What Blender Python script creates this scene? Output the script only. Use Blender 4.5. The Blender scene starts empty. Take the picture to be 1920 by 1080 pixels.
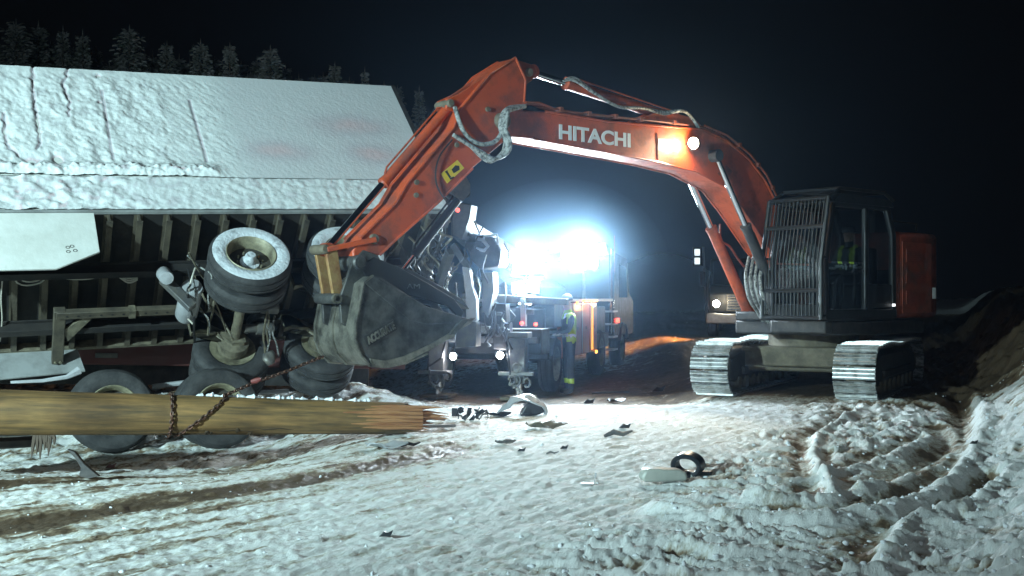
import bpy, bmesh, math, random
import numpy as np
from mathutils import Vector, Matrix, Euler
random.seed(7)
SC = bpy.context.scene
COL = SC.collection
R = math.radians
# ------------------------------------------------------------------ camera
K, CH, HY = 2059.0, 1.5, 560.0          # focal length in photo pixels, eye height, horizon row
cam = bpy.data.objects.new('camera', bpy.data.cameras.new('camera')); COL.objects.link(cam)
cam.location = (0, 0, CH); cam.rotation_euler = (R(90), 0, 0)
cam.data.sensor_width = 36; cam.data.lens = 36 * K / 1920; cam.data.shift_y = (HY - 540) / 1920
cam.data.clip_start = 0.1; cam.data.clip_end = 2000
SC.camera = cam
# ------------------------------------------------------------------ night sky, moon, work lights
W = bpy.data.worlds.new('World'); SC.world = W; W.use_nodes = True
nt = W.node_tree; bg = nt.nodes['Background']
sky = nt.nodes.new('ShaderNodeTexSky'); sky.sky_type = 'NISHITA'; sky.sun_disc = False
sky.sun_elevation = R(-8); sky.sun_rotation = R(200); sky.air_density = 1.0; sky.dust_density = 0.5
mixc = nt.nodes.new('ShaderNodeMix'); mixc.data_type = 'RGBA'; mixc.inputs[0].default_value = 0.15
mixc.inputs[6].default_value = (0.03, 0.032, 0.038, 1)
nt.links.new(sky.outputs[0], mixc.inputs[7]); nt.links.new(mixc.outputs[2], bg.inputs[0])
bg.inputs[1].default_value = 0.05
SC.view_settings.view_transform = 'Standard'; SC.view_settings.look = 'None'
SC.view_settings.exposure = 0.0; SC.view_settings.gamma = 1.0; SC.view_settings.use_curve_mapping = False

def lamp(kind, name, loc, power, color, radius=0.1, aim=None, size=None, blend=0.5):
    d = bpy.data.lights.new(name, kind); d.energy = power; d.color = color
    if kind != 'SUN': d.shadow_soft_size = radius
    if kind == 'SPOT': d.spot_size = R(size); d.spot_blend = blend
    o = bpy.data.objects.new(name, d); COL.objects.link(o); o.location = loc
    if aim is not None:
        o.rotation_euler = (Vector(aim) - Vector(loc)).to_track_quat('-Z', 'Y').to_euler()
    return o
moon = lamp('SUN', 'moon', (0, 0, 30), 0.012, (0.75, 0.85, 1.0), aim=None); moon.data.angle = R(0.5)
moon.rotation_euler = (R(40), R(-20), 0)
# floodlights of the recovery crew, left of and behind the photographer
lamp('SPOT', 'floodlight', (-9.5, 0.5, 4.0), 15500, (0.66, 0.95, 0.98), 0.16, (-3.6, 14.5, 2.6), 104, 1.0)
lamp('SPOT', 'floodlight', (-2.5, -5.5, 4.2), 720, (0.86, 0.95, 0.98), 0.2, (1.5, 16, 3.0), 70, 0.6)
COOL = (0.66, 0.87, 1.0)

SC.cycles.use_denoising = True
try: SC.cycles.denoiser = 'OPENIMAGEDENOISE'
except Exception: pass
SC.cycles.sample_clamp_indirect = 6.0; SC.cycles.sample_clamp_direct = 0.0
SC.cycles.max_bounces = 6; SC.cycles.diffuse_bounces = 3; SC.cycles.glossy_bounces = 3
SC.cycles.transparent_max_bounces = 16; SC.cycles.volume_bounces = 0
SC.cycles.use_adaptive_sampling = True; SC.cycles.adaptive_threshold = 0.01

# ------------------------------------------------------------------ numpy noise
def _hash(ix, iy, seed):
    h = (ix.astype(np.int64) * 374761393 + iy.astype(np.int64) * 668265263 + seed * 1442695041) & 0xffffffff
    h = ((h ^ (h >> 13)) * 1274126177) & 0xffffffff
    return (h ^ (h >> 16)) & 0xffffffff
def pn(x, y, seed=0):
    x = np.asarray(x, dtype=float); y = np.asarray(y, dtype=float)
    xi = np.floor(x); yi = np.floor(y); fx = x - xi; fy = y - yi
    u = fx * fx * fx * (fx * (fx * 6 - 15) + 10); v = fy * fy * fy * (fy * (fy * 6 - 15) + 10)
    def g(ox, oy):
        a = _hash(xi + ox, yi + oy, seed) * (2 * math.pi / 4294967296.0)
        return np.cos(a) * (fx - ox) + np.sin(a) * (fy - oy)
    n0 = g(0, 0) * (1 - u) + g(1, 0) * u; n1 = g(0, 1) * (1 - u) + g(1, 1) * u
    return (n0 * (1 - v) + n1 * v) * 1.4
def fbm(x, y, o=4, seed=0, gain=0.5):
    s = 0; a = 1.0
    for i in range(o):
        s = s + a * pn(x * 2 ** i, y * 2 ** i, seed + i * 17); a *= gain
    return s
def ss(a, b, x):
    t = np.clip((x - a) / (b - a), 0, 1); return t * t * (3 - 2 * t)
def polydist(x, y, pts):
    """distance to a polyline and the side (sign)"""
    best = np.full(np.shape(x), 1e9); side = np.zeros(np.shape(x))
    for (ax, ay), (bx, by) in zip(pts[:-1], pts[1:]):
        dx, dy = bx - ax, by - ay; L2 = dx * dx + dy * dy
        t = np.clip(((x - ax) * dx + (y - ay) * dy) / L2, 0, 1)
        ex, ey = x - (ax + t * dx), y - (ay + t * dy)
        d = np.hypot(ex, ey); m = d < best
        best = np.where(m, d, best); side = np.where(m, np.sign(dx * ey - dy * ex), side)
    return best, side

# ------------------------------------------------------------------ terrain
def flat(px, py, z=0.0):
    Y = (CH - z) * K / (py - HY); return ((px - 960) / K * Y, Y)
def base(x, y):
    z = -0.24 * ss(14.5, 18.5, y) * (1 - ss(2.4, 3.8, x - 0.05 * (y - 18)))
    z = z - 0.40 * ss(8.4, 12.6, y) * (1 - ss(-3.3, -1.2, x))
    z = z + 0.62 * np.exp(-((y - 16.3 - 0.35 * (x + 2.5)) / 1.0) ** 2) * ss(-7, -4.5, x) * (1 - ss(-2.6, -1.1, x))
    z = z + 0.055 * np.clip(y - 25, 0, 18) * ss(-4, 2, x)
    ratio = x / np.maximum(y, 1)
    z = z + (3.4 + 3.0 * (1 - ss(-0.16, -0.05, ratio)) - 1.2 * np.sin(ratio * 21 + .8) + 0.8 * pn(x * .09, y * .05, 121)) * ss(41, 84, y) * (1 - ss(0.12, 0.25, ratio))
    t = x - 0.405 * y - 0.15 * np.sin(y * 0.9)
    z = z + (0.75 + 0.4 * ss(13, 19, y)) * ss(0.0, 1.7, t) * (1 - 0.6 * ss(30, 60, y))
    return z
ARC1 = [flat(*p) for p in ((1795, 745), (1808, 790), (1790, 840), (1745, 895), (1680, 935), (1590, 962), (1480, 974), (1380, 972), (1290, 962))]
ARC2 = [flat(*p) for p in ((1600, 768), (1552, 795), (1510, 822), (1500, 862), (1520, 905), (1528, 940))]
ARC3 = [flat(*p) for p in ((1755, 800), (1760, 840), (1720, 870), (1640, 905), (1560, 925), (1440, 940))]
ARC4 = [flat(*p) for p in ((1860, 900), (1760, 960), (1650, 985), (1620, 1030), (1590, 1075))]
ARC5 = [flat(*p) for p in ((1720, 820), (1640, 860), (1560, 885), (1480, 900), (1340, 905))]
ARCX = [(10.0, 24.0)] + ARC1 + [(-9.0, 7.3)]
BAND1 = [flat(*p) for p in ((-400, 1075), (0, 990), (200, 955), (400, 925), (560, 900), (760, 862), (860, 840))]
BAND2 = [flat(*p) for p in ((-300, 960), (0, 903), (160, 888), (300, 862), (420, 835), (480, 822))]
def churn(x, y):
    c = x - (-0.32 + 0.45 * (y - 5.9)) + 0.35 * pn(x * 0.8, y * 0.8, 5)
    return ss(-0.25, 1.0, c) * (1 - ss(15, 19, y))
def fine(x, y):
    m = churn(x, y)
    # packed road snow: streaks that follow the traffic
    a = 0.90; u = x * math.cos(a) + y * math.sin(a); v = -x * math.sin(a) + y * math.cos(a)
    z = 0.012 * fbm(u * 1.1, v * 7.0, 3, 11) + 0.0095 * fbm(u * 5, v * 9, 4, 23, 0.6) + 0.008 * fbm(u * 14, v * 30, 2, 29)
    lump = ss(0.38, 0.8, fbm(x * 5.2 + 9, y * 5.2, 2, 37))
    z = z + 0.012 * lump + 0.006 * ss(0, .5, pn(x * 15, y * 15, 38))
    z = z * (1 - 0.75 * m)
    # churned snow: rolls and beads that follow the turning tracks
    d, sg = polydist(x, y, ARCX); sd = d * sg; al = 0.55 * x + 0.83 * y
    wx = sd + 0.10 * pn(x * 2.1, y * 2.1, 41) + 0.04 * pn(x * 6, y * 6, 42); wy = al + 0.2 * pn(x * 1.5, y * 1.5, 43)
    dens = ss(-0.45, 0.25, pn(x * 0.8, y * 0.8, 91))
    roll = ss(0.02, 0.34, pn(wx * 2.9, wy * 1.3, 51))
    roll2 = ss(0.05, 0.4, pn(wx * 5.4 + 3, wy * 3.2, 57))
    bead = ss(0.0, 0.5, pn(wx * 9, wy * 7, 71)); bead2 = ss(0.05, 0.5, pn(x * 17, y * 15, 73))
    big = ss(0.1, 0.6, pn(x * 1.9, y * 1.9, 61))
    near = ss(9.5, 6.5, y) if False else 1 - ss(6.5, 9.5, y)
    bead3 = ss(0.0, 0.45, pn(wx * 5.5 + 5, wy * 5.0, 75)) * ss(-0.3, 0.25, pn(x * 2.2, y * 2.2, 76))
    zm = ((0.050 * roll * (0.35 + 0.65 * dens) + 0.030 * roll2 + 0.046 * bead * (0.35 + 0.65 * dens) + 0.045 * bead3 ) + 0.03 * big * near)
    calm = 1 - 0.85 * np.exp(-(d / 0.30) ** 2)
    for arc in (ARC2, ARC3, ARC4, ARC5): calm = calm * (1 - 0.6 * np.exp(-(polydist(x, y, arc)[0] / 0.2) ** 2))
    calm = calm * (1 - 0.55 * ss(0.1, 0.8, x - 0.405 * y))
    z = z + m * calm * (0.105 * np.tanh(zm / 0.10) + 0.027 * bead2 * (0.5 + 0.5 * dens) + 0.010 * pn(x * 30, y * 30, 77) + 0.02 * pn(x * 0.9, y * 0.9, 63))
    for arc, w, dep, h in ((ARC1, 0.13, 0.07, 0.085), (ARC2, 0.07, 0.035, 0.055), (ARC3, 0.10, 0.035, 0.06), (ARC4, 0.10, 0.04, 0.07), (ARC5, 0.09, 0.035, 0.055)):
        d, s = polydist(x, y, arc)
        n = 1 + 0.5 * pn(x * 3, y * 3, 97); d = np.maximum(d - 0.02, 0) + 0.03 * pn(x * 5, y * 5, 98)
        z = z - dep * np.exp(-(d / w) ** 2) + h * n * np.exp(-((d * s - 1.6 * w) / (0.8 * w)) ** 2)
    # wheel bands worn into the mud
    for bd, w in ((BAND1, 0.22), (BAND2, 0.2)):
        d, s = polydist(x, y, bd)
        z = z - 0.03 * np.exp(-(d / w) ** 2) + 0.012 * np.exp(-((d - 1.7 * w) / (0.4 * w)) ** 2)
    # snow bank at the right and rubble behind the excavator
    t = x - 0.405 * y
    bk = ss(0.2, 1.2, t) * (1 - ss(30, 60, y))
    z = z + bk * (0.09 * fbm(x * 1.3, y * 1.3, 2, 101) + 0.045 * ss(0, .5, pn(x * 3.2, y * 3.2, 103)) + 0.02 * ss(0, .5, pn(x * 8, y * 8, 105)))
    rub = ss(5.8, 7.2, x - 0.12 * (y - 18)) * ss(15.5, 18, y) * (1 - ss(34, 45, y))
    z = z + rub * (0.16 * np.abs(fbm(x * 2.2, y * 2.2, 4, 107)) + 0.1 * fbm(x * 1.1, y * 1.1, 3, 109))
    # lumpy ditch and back bank on the left
    dl = (1 - ss(-3.2, -1.4, x)) * ss(9.8, 12.5, y) + ss(-7, -4.5, x) * (1 - ss(-1.4, -0.6, x)) * ss(14.5, 16, y) * (1 - ss(22, 30, y))
    z = z + np.clip(dl, 0, 1) * (0.045 * fbm(x * 2.7, y * 2.7, 4, 113, 0.55))
    z = z + ss(24, 40, y) * 0.12 * fbm(x * 0.22, y * 0.22, 3, 119)
    return z
def height(x, y):
    x = np.asarray(x, float); y = np.asarray(y, float)
    return base(x, y) + fine(x, y)
def gz(x, y): return float(height(np.array([x]), np.array([y]))[0])
def mudmask(x, y):
    m = churn(x, y)
    a = 0.90; u = x * math.cos(a) + y * math.sin(a); v = -x * math.sin(a) + y * math.cos(a)
    st = fbm(u * 0.7, v * 6.0, 4, 211, 0.6)
    d1, _ = polydist(x, y, BAND1); d2, _ = polydist(x, y, BAND2)
    n = fbm(u * 1.5, v * 6, 3, 223)
    b = 1.0 * np.exp(-(d1 / (0.25 + 0.08 * n)) ** 2) * (0.8 + 0.5 * n) + 0.8 * np.exp(-(d2 / 0.27) ** 2) * (0.8 + 0.6 * n)
    left = ss(0.4, -2.2, x) if False else 1 - ss(-2.2, 0.4, x - 0.25 * (y - 9))
    b = b + 0.20 * left * ss(-0.2, 0.8, st + 0.1) + 0.17 * left
    b = b + (0.20 * ss(0.0, 0.6, st) + 0.22 * ss(0.25, 0.8, fbm(u * 3.0, v * 9.0, 3, 241, 0.6))) * (1 - m)
    # brown snow in the deep parts of the churned area and along the machine
    b = b + m * 0.32 * ss(0.0, 0.5, fbm(x * 2.6, y * 2.6, 3, 227))
    rub = ss(5.2, 6.8, x - 0.12 * (y - 18)) * ss(14.6, 17.5, y) * (1 - ss(34, 45, y))
    b = b + rub * (0.85 + 0.5 * fbm(x * 1.7, y * 1.7, 3, 229))
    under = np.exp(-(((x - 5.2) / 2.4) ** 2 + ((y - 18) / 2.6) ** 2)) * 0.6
    road = ss(20, 25, y) * (1 - ss(41, 44, y)) * ss(2.0, 5, x) * 0.95
    dc = ss(16.5, 18.5, y) * (1 - ss(24, 28, y)) * ss(-1.6, -0.6, x) * 0.75
    b = b * (1 - 0.9 * ss(36, 46, y))
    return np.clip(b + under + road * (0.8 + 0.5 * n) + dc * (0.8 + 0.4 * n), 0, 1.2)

# ------------------------------------------------------------------ helpers
class MB:
    """collects shapes into one mesh"""
    def __init__(s): s.v = []; s.f = []; s.mi = []; s.m = 0
    def add(s, vs, fs, M=None):
        o = len(s.v)
        s.v += [tuple(M @ Vector(p)) if M else tuple(p) for p in vs]
        s.f += [tuple(i + o for i in f) for f in fs]; s.mi += [s.m] * len(fs); return s
    def box(s, lo, hi, M=None):
        x0, y0, z0 = lo; x1, y1, z1 = hi
        return s.add([(x0, y0, z0), (x1, y0, z0), (x1, y1, z0), (x0, y1, z0), (x0, y0, z1), (x1, y0, z1), (x1, y1, z1), (x0, y1, z1)],
                     [(0, 3, 2, 1), (4, 5, 6, 7), (0, 1, 5, 4), (1, 2, 6, 5), (2, 3, 7, 6), (3, 0, 4, 7)], M)
    def prism(s, poly, a, b, axis='y', M=None):
        """polygon in the plane across the axis, extruded from a to b"""
        n = len(poly)
        if axis == 'y': P = lambda p, t: (p[0], t, p[1])
        elif axis == 'x': P = lambda p, t: (t, p[0], p[1])
        else: P = lambda p, t: (p[0], p[1], t)
        vs = [P(p, a) for p in poly] + [P(p, b) for p in poly]
        fs = [tuple(range(n)), tuple(range(2 * n - 1, n - 1, -1))] + [(i, i + n, (i + 1) % n + n, (i + 1) % n) for i in range(n)]
        return s.add(vs, fs, M)
    def tube(s, pts, r, seg=10, M=None, cap=True):
        pts = [Vector(p) for p in pts]; n = len(pts)
        rs = r if isinstance(r, (list, tuple)) else [r] * n
        vs = []; fs = []; up = None
        for i, p in enumerate(pts):
            d = (pts[min(i + 1, n - 1)] - pts[max(i - 1, 0)])
            if d.length < 1e-9: d = Vector((0, 0, 1))
            d.normalize()
            if up is None: up = d.orthogonal().normalized()
            up = (up - d * up.dot(d))
            up = up.normalized() if up.length > 1e-6 else d.orthogonal().normalized()
            w = d.cross(up)
            for k in range(seg):
                a = 2 * math.pi * k / seg
                vs.append(p + (up * math.cos(a) + w * math.sin(a)) * rs[i])
        for i in range(n - 1):
            for k in range(seg):
                k2 = (k + 1) % seg
                fs.append((i * seg + k, i * seg + k2, (i + 1) * seg + k2, (i + 1) * seg + k))
        if cap:
            fs.append(tuple(range(seg - 1, -1, -1))); fs.append(tuple(range((n - 1) * seg, n * seg)))
        return s.add(vs, fs, M)
    def cyl(s, p0, p1, r, seg=20, M=None): return s.tube([p0, p1], r, seg, M)
    def lathe(s, prof, seg=32, M=None, axis='y'):
        """profile (r, t) turned round the axis"""
        vs = []; fs = []; n = len(prof)
        for k in range(seg):
            a = 2 * math.pi * k / seg; c, q = math.cos(a), math.sin(a)
            for (r, t) in prof:
                vs.append((r * c, t, r * q) if axis == 'y' else ((r * c, r * q, t) if axis == 'z' else (t, r * c, r * q)))
        for k in range(seg):
            k2 = (k + 1) % seg
            for i in range(n - 1): fs.append((k * n + i, k * n + i + 1, k2 * n + i + 1, k2 * n + i))
        return s.add(vs, fs, M)
    def build(s, name, mats, parent=None, bevel=0, seg=2, smooth=35, fix=True):
        me = bpy.data.meshes.new(name); me.from_pydata(s.v, [], s.f)
        for m in (mats if isinstance(mats, (list, tuple)) else [mats]): me.materials.append(m)
        if any(s.mi): me.polygons.foreach_set('material_index', s.mi)
        if fix or smooth:
            bm = bmesh.new(); bm.from_mesh(me)
            if fix: bmesh.ops.recalc_face_normals(bm, faces=bm.faces)
            if smooth:
                for f in bm.faces: f.smooth = True
                for e in bm.edges:
                    if len(e.link_faces) != 2 or e.calc_face_angle(0) > R(smooth): e.smooth = False
            bm.to_mesh(me); bm.free()
        o = bpy.data.objects.new(name, me); COL.objects.link(o)
        if parent: o.parent = parent
        if bevel:
            b = o.modifiers.new('bevel', 'BEVEL'); b.width = bevel; b.segments = seg; b.limit_method = 'ANGLE'; b.angle_limit = R(40)
        return o
def tag(o, label=None, cat=None, group=None, kind=None):
    if label: o['label'] = label
    if cat: o['category'] = cat
    if group: o['group'] = group
    if kind: o['kind'] = kind
    return o
def thing(name, label, cat, loc=(0, 0, 0), rz=0, group=None, M=None):
    o = bpy.data.objects.new(name, None); COL.objects.link(o)
    if M is not None: o.matrix_world = M
    else: o.location = loc; o.rotation_euler = (0, 0, rz)
    return tag(o, label, cat, group)
def copy_tree(o, parent=None):
    c = o.copy(); COL.objects.link(c); c.parent = parent
    for ch in list(o.children): copy_tree(ch, c)
    return c
def copy_part(o, parent, M=None):
    c = o.copy(); COL.objects.link(c); c.parent = parent
    if M is not None: c.matrix_local = M
    return c
def text_mesh(name, body, mat, parent, M, size_x, size_z, extrude=0.004, bold=0.0):
    """lettering scaled to size_x by size_z, lying in the local x-z plane of M"""
    cu = bpy.data.curves.new(name, 'FONT'); cu.body = body; cu.extrude = 0.5; cu.offset = bold; cu.resolution_u = 4
    to = bpy.data.objects.new(name, cu); COL.objects.link(to)
    dg = bpy.context.evaluated_depsgraph_get(); me = bpy.data.meshes.new_from_object(to.evaluated_get(dg))
    bpy.data.objects.remove(to)
    co = np.array([v.co[:] for v in me.vertices]); lo = co.min(0); hi = co.max(0)
    for v in me.vertices:
        a = (v.co.x - lo[0]) / (hi[0] - lo[0]) * size_x; b = (v.co.y - lo[1]) / (hi[1] - lo[1]) * size_z; c = v.co.z * 2 * extrude
        v.co = (a, -c, b)
    me.materials.clear(); me.materials.append(mat)
    o = bpy.data.objects.new(name, me); COL.objects.link(o); o.parent = parent; o.matrix_local = M
    return o

# ------------------------------------------------------------------ materials
def mat(name, col, rough=0.5, metal=0.0, col2=None, scale=3.0, amt=0.5, bump=0.0, bscale=30.0, emit=None, estr=0.0, stretch=None, lo=0.4, hi=0.65, snow=0.0, coat=0.0, rough2=None, spec=0.5):
    m = bpy.data.materials.new(name); m.use_nodes = True; t = m.node_tree; N = t.nodes; L = t.links
    b = N['Principled BSDF']; b.inputs['Base Color'].default_value = (*col, 1); b.inputs['Roughness'].default_value = rough
    b.inputs['Metallic'].default_value = metal; b.inputs['Coat Weight'].default_value = coat
    b.inputs['Specular IOR Level'].default_value = spec
    tc = N.new('ShaderNodeTexCoord'); mp = N.new('ShaderNodeMapping'); L.new(tc.outputs['Object'], mp.inputs[0])
    if stretch: mp.inputs['Scale'].default_value = stretch
    src = None
    if col2:
        n = N.new('ShaderNodeTexNoise'); n.inputs['Scale'].default_value = scale; n.inputs['Detail'].default_value = 8; n.inputs['Roughness'].default_value = 0.65
        L.new(mp.outputs[0], n.inputs['Vector'])
        mr = N.new('ShaderNodeMapRange'); mr.inputs[1].default_value = lo; mr.inputs[2].default_value = hi; mr.inputs[4].default_value = amt
        L.new(n.outputs[0], mr.inputs[0])
        mx = N.new('ShaderNodeMix'); mx.data_type = 'RGBA'; mx.inputs[6].default_value = (*col, 1); mx.inputs[7].default_value = (*col2, 1)
        L.new(mr.outputs[0], mx.inputs[0]); src = mx.outputs[2]
        if rough2 is not None:
            mr2 = N.new('ShaderNodeMapRange'); mr2.inputs[1].default_value = lo; mr2.inputs[2].default_value = hi
            mr2.inputs[3].default_value = rough; mr2.inputs[4].default_value = rough2
            L.new(n.outputs[0], mr2.inputs[0]); L.new(mr2.outputs[0], b.inputs['Roughness'])
    if snow > 0:      # frost and snow resting on upward faces
        ge = N.new('ShaderNodeNewGeometry'); sx = N.new('ShaderNodeSeparateXYZ'); L.new(ge.outputs['Normal'], sx.inputs[0])
        n2 = N.new('ShaderNodeTexNoise'); n2.inputs['Scale'].default_value = 9; n2.inputs['Detail'].default_value = 6; L.new(ge.outputs['Position'], n2.inputs['Vector'])
        ad = N.new('ShaderNodeMath'); ad.operation = 'MULTIPLY_ADD'; ad.inputs[1].default_value = 1.1; L.new(n2.outputs[0], ad.inputs[0]); L.new(sx.outputs[2], ad.inputs[2])
        mr = N.new('ShaderNodeMapRange'); mr.inputs[1].default_value = 1.5 - 0.7 * snow; mr.inputs[2].default_value = 1.75 - 0.7 * snow; mr.inputs[4].default_value = 0.85; L.new(ad.outputs[0], mr.inputs[0])
        mx = N.new('ShaderNodeMix'); mx.data_type = 'RGBA'; mx.inputs[7].default_value = (0.62, 0.66, 0.7, 1); L.new(mr.outputs[0], mx.inputs[0])
        if src: L.new(src, mx.inputs[6])
        else: mx.inputs[6].default_value = (*col, 1)
        src = mx.outputs[2]
    if src: L.new(src, b.inputs['Base Color'])
    if bump:
        n = N.new('ShaderNodeTexNoise'); n.inputs['Scale'].default_value = bscale; n.inputs['Detail'].default_value = 5; L.new(mp.outputs[0], n.inputs['Vector'])
        bp = N.new('ShaderNodeBump'); bp.inputs['Strength'].default_value = bump; bp.inputs['Distance'].default_value = 0.02
        L.new(n.outputs[0], bp.inputs['Height']); L.new(bp.outputs[0], b.inputs['Normal'])
    if emit:
        b.inputs['Emission Color'].default_value = (*emit, 1); b.inputs['Emission Strength'].default_value = estr
    return m
M_ORANGE = mat('orange_paint', (0.48, 0.075, 0.022), 0.42, 0, (0.20, 0.05, 0.03), 2.6, 0.85, 0.15, 60, lo=0.45, hi=0.6, rough2=0.75)
M_ORANGE_D = mat('dimmed_dirty_orange_paint', (0.25, 0.042, 0.017), 0.5, 0, (0.07, 0.04, 0.028), 4, 0.85, 0.2, 40, lo=0.4, hi=0.65, rough2=0.8)  # grimy paint, its base also darkened in place of weaker light on the hood
M_RUSTY = mat('rusty_yellow_steel', (0.34, 0.22, 0.09), 0.6, 0.2, (0.20, 0.06, 0.025), 6, 0.9, 0.25, 40)
M_BUCKET = mat('worn_bucket_steel', (0.105, 0.105, 0.10), 0.42, 0.45, (0.022, 0.022, 0.024), 4, 0.95, 0.2, 25, rough2=0.65)
M_BUCKET_E = mat('scraped_bucket_steel', (0.28, 0.27, 0.23), 0.36, 0.6, (0.05, 0.048, 0.042), 5, 0.95, 0.25, 30)
M_BLACK = mat('black_paint', (0.009, 0.010, 0.012), 0.42, 0, (0.024, 0.024, 0.023), 5, 0.5, 0.08, 40, rough2=0.6)
M_BLACKM = mat('dull_black_steel', (0.028, 0.028, 0.03), 0.6, 0.2, (0.09, 0.08, 0.07), 6, 0.5, 0.2, 30)
M_CHROME = mat('chrome_rod', (0.7, 0.72, 0.75), 0.12, 1.0)
M_GREY = mat('grey_machine_steel', (0.11, 0.115, 0.12), 0.5, 0.4, (0.22, 0.2, 0.16), 6, 0.6, 0.2, 30)
M_DIRTY = mat('mud_caked_steel', (0.10, 0.085, 0.06), 0.75, 0.1, (0.2, 0.17, 0.12), 5, 0.8, 0.5, 20)
M_SHOE = mat('snow_packed_track_steel', (0.10, 0.10, 0.095), 0.5, 0.5, (0.50, 0.53, 0.54), 10, 0.8, 0.35, 35, stretch=(1.2, .7, 1.2), lo=0.42, hi=0.58, rough2=0.8)
M_GROUSER = mat('highlighted_worn_grouser', (0.42, 0.42, 0.40), 0.4, 0.6, (0.75, 0.78, 0.8), 9, 0.9, 0.2, 30)  # worn, snowy bars, brightened in colour to stand in for their highlights
M_HOSE = mat('frosty_hose', (0.32, 0.33, 0.32), 0.6, 0, (0.03, 0.03, 0.03), 22, 0.9, 0.3, 60, lo=0.45, hi=0.6)
M_HOSEB = mat('black_hose', (0.015, 0.015, 0.016), 0.45)
M_RUBBER = mat('tyre_rubber', (0.022, 0.023, 0.025), 0.75, 0, (0.07, 0.07, 0.07), 6, 0.6, 0.3, 40)
M_TYRESNOW = mat('snow_caked_rubber', (0.58, 0.63, 0.67), 0.8, 0, (0.10, 0.11, 0.12), 5, 0.75, 0.8, 22, lo=0.52, hi=0.68)
M_RIM = mat('dirty_cream_rim', (0.30, 0.28, 0.19), 0.55, 0.2, (0.07, 0.06, 0.045), 6, 0.8, 0.3, 30)
M_UNDER = mat('black_underside', (0.012, 0.012, 0.013), 0.7, 0, (0.035, 0.03, 0.025), 3, 0.7, 0.2, 20)
M_BEAM = mat('road_grimed_beam', (0.115, 0.10, 0.072), 0.6, 0.25, (0.05, 0.045, 0.038), 5, 0.85, 0.25, 30)
M_DISC = mat('shaded_wheel_disc', (0.03, 0.027, 0.022), 0.7, 0, (0.09, 0.08, 0.06), 8, 0.6)  # dark colour stands in for the shade deep inside the rim
M_AXLE = mat('axle_steel', (0.19, 0.17, 0.12), 0.6, 0.2, (0.05, 0.045, 0.035), 7, 0.85, 0.3, 30)
M_CREAM = mat('white_aluminium_panel', (0.66, 0.69, 0.66), 0.45, 0.0, (0.52, 0.54, 0.50), 2.5, 0.7, 0.15, 20)
M_GREYPANEL = mat('grey_skirt_panel', (0.28, 0.30, 0.30), 0.5, 0, (0.12, 0.12, 0.12), 2.5, 0.8, 0.1, 20)
M_MAROON = mat('maroon_paint', (0.10, 0.028, 0.026), 0.5, 0, (0.09, 0.05, 0.045), 2.5, 0.6, 0.1, 20)
M_WIRE = mat('pale_cable', (0.5, 0.48, 0.42), 0.5)
M_WHITE = mat('white_lettering', (0.78, 0.78, 0.78), 0.5)
M_YELLOW = mat('yellow_sticker', (0.75, 0.52, 0.03), 0.5, 0, (0.5, 0.36, 0.05), 20, 0.5)
M_INK = mat('black_print', (0.02, 0.02, 0.02), 0.5)
M_WSTEEL = mat('white_painted_steel', (0.42, 0.44, 0.46), 0.35, 0.1, (0.25, 0.26, 0.27), 5, 0.6, 0.15, 25)
M_TRUCKRED = mat('red_orange_locker', (0.45, 0.10, 0.05), 0.35, 0.0, (0.25, 0.08, 0.05), 2, 0.6, 0.05, 10, coat=0.3)
M_ALU = mat('tread_aluminium', (0.45, 0.46, 0.47), 0.35, 0.8, (0.2, 0.2, 0.2), 5, 0.5, 0.15, 40)
M_HIVIS = mat('hi_vis_yellow', (0.36, 0.48, 0.03), 0.7)
M_REFLECT = mat('reflective_tape', (0.8, 0.82, 0.82), 0.3)
M_CLOTH = mat('dark_work_cloth', (0.025, 0.03, 0.045), 0.85, 0, (0.05, 0.055, 0.07), 10, 0.5)
M_SKIN = mat('skin', (0.5, 0.3, 0.22), 0.55)
M_HELM = mat('dark_cap_cloth', (0.04, 0.045, 0.06), 0.6)
M_GLOVE = mat('work_glove', (0.06, 0.055, 0.05), 0.8)
M_BARK = mat('spruce_bark', (0.08, 0.06, 0.045), 0.9)
def lampmat(name, c, s): return mat(name, c, 0.4, emit=c, estr=s)
E_WORK = lampmat('lit_work_lamp', (0.85, 0.95, 1.0), 220)
E_WARM = lampmat('lit_warm_lamp', (1.0, 0.86, 0.62), 90)
E_SMALL = lampmat('lit_small_lamp', (1.0, 0.97, 0.9), 60)
E_AMBER = lampmat('lit_amber_marker', (1.0, 0.42, 0.04), 5)
E_AMBERD = lampmat('glowing_amber_reflector', (1.0, 0.40, 0.05), 1.4)  # reflector made to glow in place of the light it would return
E_RED = lampmat('lit_red_lamp', (1.0, 0.05, 0.03), 9)
E_REDD = lampmat('dim_red_lamp', (1.0, 0.12, 0.08), 2.0)
def glass(name, tint=(0.75, 0.8, 0.82), f=0.06):
    m = bpy.data.materials.new(name); m.use_nodes = True; t = m.node_tree; N = t.nodes; N.clear()
    o = N.new('ShaderNodeOutputMaterial'); mx = N.new('ShaderNodeMixShader'); tr = N.new('ShaderNodeBsdfTransparent'); gl = N.new('ShaderNodeBsdfGlossy')
    lw = N.new('ShaderNodeLayerWeight'); lw.inputs[0].default_value = 0.25
    mr = N.new('ShaderNodeMapRange'); mr.inputs[3].default_value = f; mr.inputs[4].default_value = 0.8
    tr.inputs[0].default_value = (*tint, 1); gl.inputs['Roughness'].default_value = 0.06
    t.links.new(lw.outputs[0], mr.inputs[0]); t.links.new(mr.outputs[0], mx.inputs[0]); t.links.new(tr.outputs[0], mx.inputs[1]); t.links.new(gl.outputs[0], mx.inputs[2]); t.links.new(mx.outputs[0], o.inputs[0])
    return m
M_GLASS = glass('cab_glass')
M_GLASSD = glass('dark_glass', (0.25, 0.28, 0.3), 0.12)

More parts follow.
